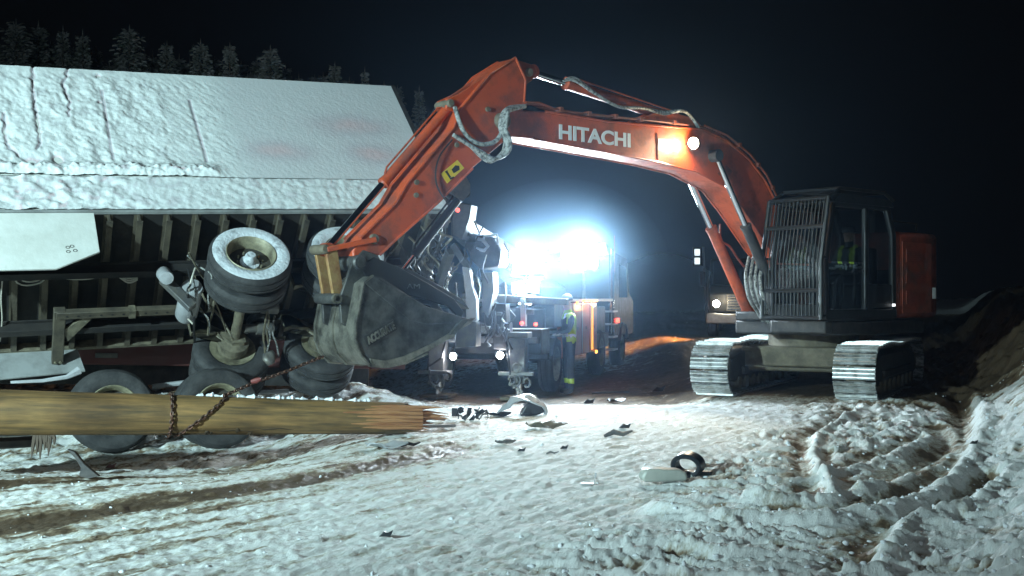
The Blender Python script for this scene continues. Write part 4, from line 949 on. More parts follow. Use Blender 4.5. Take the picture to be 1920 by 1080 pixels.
# exposed split wood near the end
for k in range(9):
    a = R(200 + k * 9); L_ = random.uniform(.35, .75); r = .182
    MB().tube([(LN - L_, (r - .012) * math.cos(a), (r - .012) * math.sin(a) + .0), (LN - L_ * .5, r * math.cos(a), r * math.sin(a) ), (LN + .05, (r - .005) * math.cos(a), (r - .005) * math.sin(a))], [.005, .024, .02], 6)
for k in range(7):
    a = R(180 - 50 + k * 13); L_ = random.uniform(.45, .8); r = .176
    MB().tube([(LN - L_, r * math.cos(a), r * math.sin(a)), (LN - L_ * .5, (r + .006) * math.cos(a), (r + .006) * math.sin(a)), (LN + .12, r * math.cos(a), r * math.sin(a))], [.006, .024, .018], 6).build('split_strip', M_SPLIT, lg_)
for k in range(16):
    xk = random.uniform(2.2, LN - .6); a = R(random.uniform(200, 330)); rr = .232 - .058 * xk / LN
    Mk = Matrix.Translation((xk, rr * math.cos(a), rr * math.sin(a))) @ Vector((0, math.cos(a), math.sin(a))).to_track_quat('Z', 'X').to_matrix().to_4x4()
    kr = random.uniform(.018, .034); MB().lathe([(0, .006), (kr * .4, .010), (kr * .8, .004), (kr, -.01)], 10, Mk @ Matrix.Scale(1.6, 4, (1, 0, 0)), axis='z').build('knot', M_KNOT, lg_)
for k in range(9):
    xk = random.uniform(2.2, LN - 1); a = R(random.uniform(205, 320)); L_ = random.uniform(.25, .8); pts = []
    for j in range(6):
        xx = xk + L_ * j / 5; rr = .2335 - .058 * xx / LN; a2 = a + .05 * math.sin(j * 1.7 + k); pts.append((xx, rr * math.cos(a2), rr * math.sin(a2)))
    MB().tube(pts, [.001, .006, .007, .006, .005, .001], 5).build('crack', M_KNOT, lg_)
# shreds of bark hanging under the log
for k in range(9):
    p = LM.inverted() @ wpt(66 + k * 4.2, 808, 10.75)
    h = random.uniform(.1, .26)
    MB().tube([(p.x, -.05, -.2), (p.x + random.uniform(-.02, .02), -.07, -.2 - h * .5), (p.x + random.uniform(-.03, .03), -.06, -.2 - h)], [.022, .018, .004], 5).build('hanging_bark', M_BARK, lg_)
# snow lying on top of the log
sn = MB()
for (a, b) in ((330, 392), (398, 470), (474, 560), (566, 640), (646, 700)):
    P = []; Q = []; n0 = int((b - a) / 4)
    for i in range(n0 + 1):
        px = a + (b - a) * i / n0; t = (px + 260) / 1043.0; r = .232 - .058 * t
        P.append((t * LN, .015 * math.sin(px * .11), r + .002)); e = min(i, n0 - i) / n0 * 2
        Q.append((.022 + .012 * math.sin(px * .23) + .008 * math.sin(px * .61)) * min(1, e * 3 + .1))
    sn.tube(P, Q, 8)
M_SNOW = mat('snow', (.74, .78, .82), .75, 0, (.6, .64, .68), 8, .6, .4, 40)
o = sn.build('snow_cap', M_SNOW, lg_); o['kind'] = 'stuff'
# ------------------------------------------------------------------ chains
def link_mesh(r=.010, L=.036, W=.019):
    pts = []
    for k in range(12):
        a = 2 * math.pi * k / 12; pts.append((L * math.cos(a) * 1.0, W * math.sin(a), 0))
    m = MB(); pts.append(pts[0]); m.tube(pts, r, 6, cap=False); return m
M_CHAIN = mat('rusty_chain', (.07, .05, .04), .55, .6, (.16, .06, .035), 15, .8)
LINK = None
def chain(pts, label, name='chain', m=M_CHAIN, group=None, sc=.78):
    global LINK
    root = thing(name, label, 'chain', pts[0], group=group)
    P = [Vector(p) for p in pts]; step = .052 * sc; k = 0; carry = 0
    for a, b in zip(P[:-1], P[1:]):
        L = (b - a).length; d = (b - a).normalized(); t = carry
        while t < L:
            Mx = Matrix.Translation(a + d * t - P[0]) @ d.to_track_quat('X', 'Z').to_matrix().to_4x4() @ Matrix.Rotation(R(90) * (k % 2) + .3, 4, 'X') @ Matrix.Scale(sc, 4)
            if LINK is None: LINK = link_mesh().build('link', m, root); LINK.matrix_local = Mx
            else: copy_part(LINK, root, Mx)
            t += step; k += 1
        carry = t - L
    return root
def ring(t_px, tilt, rr_add=.015, a0=0, a1=360):
    t = (t_px + 260) / 1043.0; x = t * LN; r = .232 - .058 * t + rr_add; out = []
    for k in range(25):
        a = R(a0 + (a1 - a0) * k / 24); out.append(LM @ Vector((x + tilt * r * math.sin(a), r * math.cos(a), r * math.sin(a))))
    return out
chain(ring(281, .0), 'rusty chain looped upright around the log nearest its middle')
chain(ring(342, 1.15), 'rusty chain slanting diagonally around the log towards the bucket')
c0 = ring(342, 1.15)[8]
chain([c0, wpt(420, 742, 11.3), wpt(478, 717, 11.6), wpt(540, 695, 11.9), wpt(606, 668, 12.3)], 'rusty chain running up from the log to the excavator bucket')
hk = wpt(480, 714, 11.55); o = MB().tube([hk + Vector((-.05, 0, -.01)), hk, hk + Vector((.05, 0, .02))], [.02, .032, .02], 8).build('chain_hook', mat('red_hook', (.16, .035, .03), .6)); tag(o, 'small red hook on the taut chain beside the lower tyres', 'hook')
# ------------------------------------------------------------------ wrecker
WA = math.atan2(.966, .26); WO = Vector((-.72, 18.95, -.22))
wk = thing('wrecker_truck', 'heavy recovery truck seen from its rear corner with blazing work lamps', 'tow truck', WO, WA)
# local: x forward (away from camera), y left, z up
WMx = Matrix.Translation(WO) @ Matrix.Rotation(WA, 4, 'Z'); WI = WMx.inverted()
def WP(px, py, axis, val):
    d = Vector(((px - 960) / K, 1, (HY - py) / K)); o = Vector((0, 0, CH)); lo = WI @ o; ld = WI.to_3x3() @ d; t = (val - lo[axis]) / ld[axis]; return lo + ld * t
m = MB(); m.box((.9, -1.18, .62), (7.0, 1.18, .95)); m.box((.9, -1.1, .95), (7.0, 1.1, 1.55)); m.build('chassis', M_BLACK, wk, bevel=.03)
MB().box((.9, -1.24, 1.66), (7.2, 1.24, 1.72)).build('deck', M_ALU, wk, bevel=.01)
# lockers along the right side
for k, (a, b) in enumerate(((1.9, 2.65), (2.7, 3.5), (3.55, 4.35), (4.4, 5.2))):
    o = MB().box((a, -1.235, .60), (b, -1.10, 1.64)).build('locker', M_TRUCKRED, wk, bevel=.015)
    MB().box((a + .05, -1.25, .66), (b - .05, -1.237, 1.58)).build('locker_door', M_TRUCKRED, o, bevel=.006)
    MB().box((a + .33, -1.262, 1.1), (a + .41, -1.25, 1.16)).build('latch', M_CHROME, o)
for a in (2.68, 3.52, 4.38): MB().box((a - .03, -1.262, .62), (a + .03, -1.25, 1.62)).build('corner_strip', M_ALU, wk)
MB().box((4.45, -1.275, .66), (4.62, -1.262, 1.58)).build('reflector_strip', E_AMBERD, wk)
MB().box((3.6, -1.275, 1.655), (5.1, -1.243, 1.70)).build('marker_strip', E_AMBER, wk)
MB().box((2.9, -1.275, 1.60), (3.05, -1.262, 1.66)).build('marker_lamp', E_AMBER, wk)
MB().box((4.95, -1.28, .56), (5.03, -1.25, .62)).build('marker_lamp', E_AMBER, wk)
MB().box((7.8, -1.28, 1.15), (7.9, -1.20, 1.25)).build('marker_lamp', E_RED, wk)
# control panel by the worker
MB().box((1.0, -1.26, 1.2), (1.75, -1.0, 1.62)).build('control_panel', M_BLACKM, wk, bevel=.01)
# cab
m = MB(); m.prism([(7.6, .8), (10.6, .8), (10.6, 1.7), (9.9, 1.9), (9.6, 2.75), (7.7, 2.85), (7.6, 2.4)], -1.2, 1.2); m.build('cab', M_BLACK, wk, bevel=.06)
MB().prism([(8.3, 1.75), (9.5, 1.75), (9.3, 2.5), (8.3, 2.55)], -1.212, -1.202).build('cab_window', M_GLASSD, wk)
MB().tube([(7.5, -1.15, .9), (7.5, -1.15, 2.9)], .07, 14).build('exhaust_stack', M_CHROME, wk)
for k in range(4): MB().box((7.2 + .0, -1.24, .5 + k * .3), (7.9, -1.0, .54 + k * .3)).build('cab_step', M_ALU, wk)
# wheels of the wrecker
lamp('POINT', 'amber_marker_light', WMx @ Vector((4.1, -1.45, 1.55)), 5, (1.0, .36, .1), .08)
for xx in (1.55, 2.85 - .0, 8.9):
    for sy in (-1, 1):
        if xx == 2.85: continue
        yy = sy * 1.05
        Mx = Matrix.Translation((xx, yy, .52)) @ (Matrix.Rotation(math.pi, 4, 'Z') if sy > 0 else Matrix())
        wheel_mesh(False, wk, 0, Mx)
        MB().prism([(xx - .62, .7), (xx - .5, 1.02), (xx - .2, 1.14), (xx + .2, 1.14), (xx + .5, 1.02), (xx + .62, .7), (xx + .55, .7), (xx + .45, .96), (xx + .18, 1.09), (xx - .18, 1.09), (xx - .45, .96), (xx - .55, .7)], yy - .2, yy + .2).build('mudguard', M_BLACK, wk)
for sy in (-1, 1):
    Mx = Matrix.Translation((6.1, sy * 1.05, .52)) @ (Matrix.Rotation(math.pi, 4, 'Z') if sy > 0 else Matrix()); wheel_mesh(False, wk, 0, Mx)
# rear: outriggers, underlift, boom, brackets
for sy, px in ((1, 822), (-1, 972)):
    p = WP(px, 690, 0, .0); y = p.y
    o = MB().box((-.12, y - .14, .28), (.14, y + .14, 1.05)).box((-.16, y - .20, 1.05), (.18, y + .20, 1.15)).build('outrigger', M_GREY, wk, bevel=.015)
    MB().cyl((0, y, .05), (0, y, .30), .07).build('jack_foot_rod', M_CHROME, o)
    MB().box((-.26, y - .26, -.0), (.26, y + .26, .06)).build('foot_pad', M_DIRTY, o, bevel=.01)
    MB().box((-.22, y - .3, .42), (-.10, y + .3, .48)).build('tow_plate', M_GREY, o, bevel=.006)
    MB().tube([(-.2, y + .09 * math.cos(a), .34 + .09 * math.sin(a)) for a in [R(k * 30) for k in range(13)]], .022, 8).build('tow_eye', M_GREY, o)
    MB().tube([(-.14, y - .18 * sy, 1.0), (-.20, y - .12 * sy, .7), (-.22, y + .1, .55), (-.18, y + .05, .2)], .02, 8).build('hose', M_HOSEB, o)
    for kk in range(4): MB().cyl((-.14, y - .1 + kk * .065, .15 + .04 * kk), (-.2, y - .1 + kk * .065, .15 + .04 * kk), .03, 10).build('hook', M_GREY, o)
# rear cross body
MB().box((.25, -1.2, .75), (.9, 1.2, 1.2)).build('rear_crossbeam', M_BLACK, wk, bevel=.02)
MB().box((.15, -1.15, .95), (.26, 1.15, 1.06)).build('rear_bumper_bar', M_GREY, wk, bevel=.01)
for px, py in ((850, 668), (938, 666)):
    p = WP(px, py, 0, -.05)
    o = MB().lathe([(0, .1), (.06, .09), (.075, .02), (.072, -.02)], 20, Matrix.Translation((0, 0, 0)), axis='x').build('rear_lamp', M_BLACK, wk); o.location = (p.x, p.y, p.z)
    MB().lathe([(0, -.015), (.062, -.015)], 20, axis='x').build('lens', E_SMALL, o)
    lamp('POINT', 'rear_lamp_light', WMx @ Vector((p.x - .1, p.y, p.z)), 14, (.95, .95, 1.0), .05)
# left upright white arm (traced, real thickness)
def plate(name, pts, x0, x1, m, parent=wk, bevel=.01):
    q = [WP(a, b, 0, x0) for a, b in pts]; return MB().prism([(p.y, p.z) for p in q], x0, x1, 'x').build(name, m, parent, bevel=bevel)
plate('lift_arm', [(866, 500), (880, 502), (884, 535), (893, 560), (894, 600), (890, 604), (874, 602), (873, 560)], -.55, -.40, M_WSTEEL)
plate('lift_foot', [(856, 598), (893, 604), (892, 650), (853, 653)], -.50, -.2, M_GREY)
plate('arm_tip', [(842, 462), (852, 455), (877, 492), (880, 503), (868, 500)], -.55, -.42, M_BLACKM)
plate('centre_plate', [(903, 512), (924, 510), (926, 545), (914, 596), (904, 580)], -.2, .1, M_GREY)
plate('lower_plate', [(922, 610), (955, 605), (957, 655), (925, 655)], -.1, .1, M_BLACKM)
plate('boom_head', [(862, 380), (884, 384), (880, 410), (866, 450), (850, 440), (848, 395)], -.9, -.55, M_BLACKM)
p = WP(858, 394, 0, -.92); MB().lathe([(0, -.93), (.035, -.93), (.035, -.9), (0, -.9)], 14, Matrix.Translation((0, p.y, p.z)), axis='x').build('tail_lamp', E_REDD, wk)
lo = WP(866, 430, 0, -.6); mid_ = Vector((3.6, .2, 2.1))
MB().prism([(-.7, lo.z - .12), (-.7, lo.z + .18), (4.6, 2.45), (4.9, 1.9), (4.2, 1.72)], lo.y - .16, lo.y + .16).build('recovery_boom', M_BLACK, wk, bevel=.02)
MB().lathe([(0, 1.72), (.75, 1.72), (.75, 1.95), (.5, 2.1), (0, 2.1)], 30, Matrix.Translation((4.2, 0, 0)), axis='z').build('turret', M_BLACK, wk)
plate('winch_housing', [(868, 452), (905, 440), (925, 445), (940, 470), (935, 500), (900, 505), (885, 490)], -.3, .3, M_BLACKM, bevel=.03)
MB().tube([WP(x, y, 0, -.32) for x, y in ((905, 455), (908, 443), (932, 440), (934, 458))], .02, 8).build('cable_guard', M_WSTEEL, wk)
MB().tube([WP(x, y, 0, -.3) for x, y in ((945, 455), (953, 470), (955, 495), (950, 505))], .018, 8).build('cable_guard', M_WSTEEL, wk)
MB().tube([WP(x, y, 0, -.32) for x, y in ((885, 450), (893, 447), (905, 450), (915, 462), (908, 470), (893, 466))], .03, 8).build('hydraulic_hose', M_WSTEEL, wk)
for pts in (((832, 500), (842, 490), (846, 510), (836, 528), (824, 534)), ((826, 510), (833, 520), (828, 532)), ((855, 530), (857, 560), (864, 590)), ((885, 405), (892, 420), (900, 440)), ((897, 560), (900, 540), (895, 520))):
    MB().tube([WP(x, y, 0, -.6) for x, y in pts], .014, 6).build('hydraulic_hose', M_GREY, wk)
plate('side_frame', [(925, 552), (1062, 560), (1062, 572), (935, 568)], .2, .4, M_GREY)
plate('hose_box', [(928, 570), (948, 570), (950, 604), (924, 604)], .0, .25, M_BLACKM)
plate('mast_post', [(975, 560), (983, 560), (986, 612), (976, 612)], .1, .2, M_WSTEEL)
plate('grille_frame', [(840, 560), (850, 556), (853, 640), (842, 640)], -.2, -.1, M_GREY)
for px, py in ((978, 606), (1004, 608)):
    p = WP(px, py, 0, -.02); MB().lathe([(0, -.03), (.028, -.03), (.028, .02), (0, .02)], 12, Matrix.Translation((0, p.y, p.z)), axis='x').build('tail_lamp', E_RED, wk)
rnd = random.Random(31)
for k in range(26):      # hydraulic hoses and straps hanging about the rear
    x0, y0_ = rnd.choice(((842, 505), (860, 470), (900, 470), (935, 520), (915, 590), (955, 600), (940, 570), (820, 520), (890, 440))); dep = rnd.uniform(-.75, .2)
    x0 += rnd.uniform(-16, 16); y0_ += rnd.uniform(-18, 18); pts = [(x0, y0_)]
    for j in range(4): x0 += rnd.uniform(-13, 13); y0_ += rnd.uniform(2, 24); pts.append((x0, y0_))
    MB().tube([WP(a, b, 0, dep) for a, b in pts], rnd.uniform(.009, .024), 7).build('hydraulic_hose', rnd.choice([M_HOSEB, M_BLACKM, M_BLACKM, M_GREY]), wk)
for k in range(12):
    p = WP(rnd.uniform(815, 1000), rnd.uniform(520, 660), 0, rnd.uniform(-.1, .2)); q = rnd.uniform(.04, .1)
    MB().box((p.x - .05, p.y - q, p.z - q * .7), (p.x + .05, p.y + q, p.z + q * .7)).build('valve_box', rnd.choice([M_BLACKM, M_GREY, M_BLACK]), wk, bevel=.012)
for px, py in ((905, 615), (933, 622), (968, 690), (960, 712), (988, 718), (826, 720), (840, 706)):
    p = WP(px, py, 0, -.24); MB().tube([(p.x, p.y + .06 * math.cos(a), p.z + .075 * math.sin(a)) for a in [R(q * 40) for q in range(9)]], .018, 7).build('tow_shackle', M_GREY, wk)
# work lamp clusters, extra lit panels added to widen their glare
def worklamp(px, py, x, w, h, power, roll=0.0):
    p = WP(px, py, 0, x); o = MB().box((-.02, -w - .02, -h - .02), (.12, w + .02, h + .02)).build('work_lamp', M_BLACK, wk, bevel=.02); o.location = p; o.rotation_euler = (R(roll), R(6), R(roll))
    MB().box((-.026, -w, -h), (-.021, w, h)).build('lens', E_WORK, o)
    for k in range(5): MB().box((.12, -w + k * w * .5 - .006, -h), (.16, -w + k * w * .5 + .006, h)).build('cooling_fin', M_BLACK, o)
    MB().tube([(.05, -w - .03, 0), (.05, -w - .06, -h - .08), (.05, w + .06, -h - .08), (.05, w + .03, 0)], .012, 6).build('lamp_yoke', M_BLACK, o)
    if power:
        q = WMx @ (p + Vector((-.10, 0, 0))); lamp('SPOT', 'work_lamp_light', q, power, COOL, .14, (q.x * .2 - .5, 4.0, .2), 156, .5)
for (px, py, x, w, h, pw_, rl) in ((964, 484, 1.4, .11, .09, 0, 9), (985, 478, 1.4, .12, .09, 800, -3), (1008, 476, 1.4, .11, .09, 0, -8), (976, 504, 1.4, .13, .09, 0, 6), (1003, 500, 1.4, .10, .08, 0, -4),
                                   (1066, 474, 1.9, .12, .09, 0, 7), (1094, 464, 1.9, .13, .10, 1000, -4), (1124, 468, 1.9, .12, .09, 0, -9), (1080, 494, 1.9, .12, .09, 0, -6), (1108, 492, 1.9, .12, .09, 0, 5),
                                   (972, 540, .5, .10, .09, 0, -7), (999, 538, .5, .10, .09, 480, 5), (985, 562, .5, .11, .08, 0, 3)):
    worklamp(px, py, x, w, h, pw_, rl)
for x, pts in ((1.5, ((985, 600), (985, 470))), (2.0, ((1095, 560), (1095, 462))), (.6, ((985, 600), (985, 530)))):
    MB().tube([WP(a, b, 0, x) for a, b in pts], .035, 10).build('lamp_mast', M_GREY, wk)
p = WP(1046, 466, 0, 2.0); MB().box((2.0, p.y - .16, p.z - .04), (2.1, p.y + .16, p.z + .05)).build('beacon', E_REDD, wk)
p = WP(1152, 470, 0, 7.4); MB().tube([(7.4, p.y, p.z - .5), (7.4, p.y, p.z + .35)], .015, 6).build('antenna', M_CHROME, wk)
# ground-flooding beams from the work lamps (toward the wreck)
pw1 = WMx @ (WP(985, 492, 0, 1.4) + Vector((-.2, 0, 0)))
lamp('SPOT', 'work_lamp_beam', pw1, 250, (0.98, 0.97, 0.92), .14, (-1.2, 10.5, 0), 105, .8)
pw2 = WMx @ (WP(1095, 478, 0, 1.9) + Vector((-.2, 0, 0)))
lamp('SPOT', 'work_lamp_beam', pw2, 120, (0.95, 0.97, 0.96), .14, (2.6, 10.5, 0.5), 110, .8)
# ------------------------------------------------------------------ people
def skin_figure(name, verts, edges, radii, matfun, parent, mats, sub=2):
    me = bpy.data.meshes.new(name); me.from_pydata(verts, edges, []); o = bpy.data.objects.new(name, me); COL.objects.link(o)
    m = o.modifiers.new('s', 'SKIN'); 
    for i, r in enumerate(radii): me.skin_vertices[0].data[i].radius = r if isinstance(r, tuple) else (r, r)
    me.skin_vertices[0].data[0].use_root = True
    m.use_smooth_shade = True; s = o.modifiers.new('u', 'SUBSURF'); s.levels = sub; s.render_levels = sub
    dg = bpy.context.evaluated_depsgraph_get(); me2 = bpy.data.meshes.new_from_object(o.evaluated_get(dg)); bpy.data.objects.remove(o)
    me2.materials.clear()
    for mm in mats: me2.materials.append(mm)
    for p in me2.polygons: p.material_index = matfun(p.center); p.use_smooth = True
    o = bpy.data.objects.new(name, me2); COL.objects.link(o); o.parent = parent; return o
def head_parts(root, c, yaw, skin_name=True):
    """face features, ears and cap on a head centred at c, looking along yaw"""
    Mx = Matrix.Translation(c) @ Matrix.Rotation(yaw, 4, 'Z')
    MB().tube([(.088, 0, .02), (.112, 0, -.015), (.10, 0, -.02)], [.008, .014, .008], 8, Mx).build('nose', M_SKIN, root)
    for s in (-1, 1):
        MB().lathe([(0, -.008), (.018, -.004), (.022, .004), (0, .008)], 10, Mx @ Matrix.Translation((0, s * .078, -.005))).build('ear', M_SKIN, root)
        MB().lathe([(0, -.006), (.009, 0), (0, .006)], 8, Mx @ Matrix.Translation((.088, s * .032, .018))).build('eye', M_INK, root)
    MB().box((.088, -.022, -.058), (.094, .022, -.05), Mx).build('mouth', mat('lips', (.3, .12, .1), .5), root)
    return Mx
def hand(root, wrist, d, m, s=1.0, name='hand'):
    d = Vector(d).normalized(); side = d.cross(Vector((0, 0, 1))).normalized(); dn = side.cross(d)
    h = MB(); w = Vector(wrist); h.tube([w - d * .02, w + d * .04, w + d * .09], [.03 * s, .042 * s, .036 * s], 10)
    for k, (off, L) in enumerate(((-.03, .07), (-.010, .08), (.010, .075), (.03, .06))):
        b = w + d * .085 + side * off; h.tube([b, b + d * L * .5 - dn * .0, b + d * L * .75 + dn * .03, b + d * L * .6 + dn * .05], [.011, .010, .009, .007], 7)
    b = w + d * .02 - side * .03; h.tube([b, b - side * .03 + d * .03, b - side * .03 + d * .06 + dn * .02], [.013, .011, .008], 7)
    return h.build(name, m, root)
# worker standing at the wrecker's side, facing left
pX, pY = 1.04, 19.95; pz = base(np.array([pX]), np.array([pY]))[0] + .02
print('worker ground', pz)
wr = thing('person', 'worker in a yellow hi-vis vest and dark cap standing at the recovery truck controls', 'person', (pX, pY, pz), R(190))
V = [(0, 0, .92), (.0, 0, 1.12), (.01, 0, 1.32), (.02, 0, 1.44), (.03, 0, 1.52), (.05, 0, 1.60), (.055, 0, 1.70),
     (.0, .19, 1.40), (.06, .23, 1.15), (.30, .17, 1.08), (.36, .15, 1.09),
     (.0, -.19, 1.40), (.05, -.24, 1.15), (.27, -.18, 1.02), (.33, -.16, 1.03),
     (.0, .10, .86), (.01, .12, .48), (-.01, .13, .10), (.02, .13, .05), (.14, .14, .03),
     (.0, -.10, .86), (.03, -.12, .48), (.0, -.13, .10), (.03, -.13, .05), (.15, -.14, .03)]
Ed = [(0, 1), (1, 2), (2, 3), (3, 4), (4, 5), (5, 6), (2, 7), (7, 8), (8, 9), (9, 10), (2, 11), (11, 12), (12, 13), (13, 14), (0, 15), (15, 16), (16, 17), (17, 18), (18, 19), (0, 20), (20, 21), (21, 22), (22, 23), (23, 24)]
Rr = [(.13, .17), (.13, .16), (.13, .18), (.10, .12), .055, .085, .085, .08, .06, .045, .035, .08, .06, .045, .035, .10, .075, .06, .055, .04, .10, .075, .06, .055, .04]
def wm(c):
    z = c.z; arm = (c.x > .09 and z < 1.36 and z > .9) or abs(c.y) > .235
    if z > 1.52: return 0
    if z < .09: return 3
    if abs(z - .24) < .045: return 1
    if z < .93: return 2
    if abs(z - 1.06) < .028: return 4
    if arm: return 4 if False else 2
    if z > 1.1 and abs(abs(c.y) - .11) < .025: return 4
    return 1
skin_figure('body', V, Ed, Rr, wm, wr, [M_SKIN, M_HIVIS, M_CLOTH, M_BLACKM, M_REFLECT])
head_parts(wr, Vector((.055, 0, 1.66)), 0)
MB().lathe([(.104, 1.685), (.11, 1.70), (.105, 1.75), (.08, 1.79), (.04, 1.81), (0, 1.815)], 20, Matrix.Translation((.045, 0, 0)), axis='z').prism([(.11, -.06), (.20, -.05), (.22, 0), (.20, .05), (.11, .06)], 1.69, 1.70, 'z', Matrix.Translation((.03, 0, 0))).build('cap', M_HELM, wr)
hand(wr, (.36, .15, 1.09), (1, -.1, .05), M_GLOVE); hand(wr, (.33, -.16, 1.03), (1, .1, .1), M_GLOVE)
# operator seated in the cab
opw = lp @ Vector((.22, .86, 0))
op = thing('person', 'operator seated inside the excavator cab wearing dark clothes with yellow reflective braces', 'person', opw, EA)
V = [(0, 0, 1.82), (.02, 0, 2.0), (.03, 0, 2.18), (.05, 0, 2.30), (.06, 0, 2.38), (.08, 0, 2.46), (.085, 0, 2.55), (.03, .20, 2.24), (.10, .26, 2.0), (.36, .2, 1.9), (.42, .18, 1.9),
     (.03, -.20, 2.24), (.10, -.26, 2.0), (.36, -.2, 1.9), (.42, -.18, 1.9), (.1, .11, 1.80), (.5, .13, 1.80), (.55, .13, 1.42), (.62, .13, 1.28), (.72, .13, 1.27), (.1, -.11, 1.80), (.5, -.13, 1.80), (.55, -.13, 1.42), (.62, -.13, 1.28), (.72, -.13, 1.27)]
def om(c):
    if c.z > 2.40: return 0
    if c.z > 1.93 and c.x < .30 and abs(abs(c.y) - .11) < .035: return 1
    if abs(c.z - 1.98) < .02 and c.x < .3: return 4
    return 2
skin_figure('body', V, Ed, Rr, om, op, [M_SKIN, M_HIVIS, M_CLOTH, M_BLACKM, M_REFLECT])
for s in (-1, 1):
    MB().prism([(.135, 2.0), (.15, 2.0), (.175, 2.1), (.15, 2.26), (.06, 2.34), (.03, 2.34), (.13, 2.24), (.155, 2.1)], s * .11 - .03, s * .11 + .03).build('brace_strap', M_HIVIS, op)
MB().prism([(.0, 2.0), (.16, 1.99), (.16, 2.03), (0, 2.04)], -.19, .19).build('chest_band', M_REFLECT, op)
head_parts(op, Vector((.085, 0, 2.51)), 0)
MB().lathe([(.104, 2.53), (.11, 2.55), (.10, 2.6), (.07, 2.63), (0, 2.65)], 20, Matrix.Translation((.075, 0, 0)), axis='z').build('cap', M_HELM, op)
hand(op, (.42, .18, 1.9), (1, 0, -.1), M_GLOVE); hand(op, (.42, -.18, 1.9), (1, 0, -.1), M_GLOVE)
# ------------------------------------------------------------------ truck with headlamps beyond the boom
FD = 33.0; fx, fy = (1398 - 960) / K * FD, FD
ft = thing('parked_truck', 'dark parked truck with a pale curved bonnet and one lit headlamp beyond the boom', 'truck', (fx, fy, gz(fx, fy) - .05), R(-90 - 14))
# local x forward (toward the camera), y left = camera's right
m = MB(); m.prism([(-2.2, .7), (1.0, .7), (1.0, 1.45), (.55, 1.55), (.1, 2.35), (-2.2, 2.4)], -1.05, 1.05); m.build('cab', M_BLACK, ft, bevel=.08)
MB().prism([(.99, .75), (1.35, .75), (1.38, 1.3), (1.2, 1.5), (.6, 1.56), (.6, 1.5)], -1.0, 1.0).build('bonnet', M_BLACK, ft, bevel=.09, seg=3)
MB().tube([(1.25, -.98, .8), (1.2, -1.02, 1.15), (1.0, -1.04, 1.5), (.6, -1.03, 1.75), (.2, -1.0, 1.95)], .035, 10).build('fender_edge', M_WSTEEL, ft)
MB().box((1.3, -1.08, .42), (1.52, 1.08, .72)).build('bumper', M_ALU, ft, bevel=.04)
g = MB().box((1.36, -.5, .78), (1.40, .5, 1.28)).build('grille', M_GREY, ft, bevel=.02)
for k in range(6): MB().box((1.40, -.46, .82 + k * .075), (1.42, .46, .85 + k * .075)).build('grille_bar', M_CHROME, g)
MB().prism([(.62, 1.58), (.66, 1.58), (.2, 2.28), (.15, 2.28)], -.92, .92).build('windscreen', M_GLASSD, ft)
for sy in (-1, 1):
    o = MB().lathe([(0, -.06), (.09, -.05), (.11, .0), (.105, .02)], 20, axis='x').build('headlamp', M_CHROME, ft); o.location = (1.39, sy * .78, 1.0)
    MB().lathe([(0, .015), (.10, .015)], 20, axis='x').build('lens', E_WARM if sy < 0 else M_GLASSD, o)
    for xx in (.9, -1.4):
        wheel_mesh(False, ft, 0, Matrix.Translation((xx, sy * .9, .5)) @ (Matrix.Rotation(math.pi, 4, 'Z') if sy > 0 else Matrix()))
    o = MB().box((.35, sy * 1.25 - .08, 1.5), (.41, sy * 1.25 + .08, 1.95)).build('wing_mirror', M_BLACK, ft, bevel=.02)
ftM = Matrix.Translation((fx, fy, gz(fx, fy))) @ Matrix.Rotation(R(-104), 4, 'Z')
hl = ftM @ Vector((1.6, -.78, 1.0))
lamp('POINT', 'headlamp_light', hl + Vector((.1, -.35, 0)), 26, (1.0, .85, .6), .08)
lamp('SPOT', 'road_glow_spot', hl, 2600, (1.0, .46, .15), .1, (3.7, 31.2, .2), 60, 1.0)  # added orange spot on the road, not the beam of this headlamp
# truck mirror on a pole beside it, reflections made as glowing faces
MD = 38.0; mx_, my_ = (1322 - 960) / K * MD, MD; mz = gz(mx_, my_)
lm = thing('mirror_pole', 'thin leaning pole carrying a truck mirror with two glowing faces for its reflections', 'truck mirror', (mx_, my_, mz))
top = CH + (HY - 463) / K * MD - mz
MB().tube([(.06, 0, 0), (0, 0, top * .5), (-.07, 0, top)], .045, 8).build('pole', M_WSTEEL, lm)
MB().box((-.42, -.1, top - .66), (-.14, .1, top)).build('mirror_box', M_BLACK, lm, bevel=.03)
for k in range(2): MB().box((-.38, -.115, top - .3 - k * .3), (-.2, -.10, top - .08 - k * .3)).build('lens', lampmat('glowing_mirror_face', (.9, 1, 1), 1.2), lm)  # mirror reflections built as two emissive faces
MB().tube([(.2, 0, top - .75), (.24, 0, top - 1.2)], .02, 6).build('bracket_arm', M_GREY, lm)
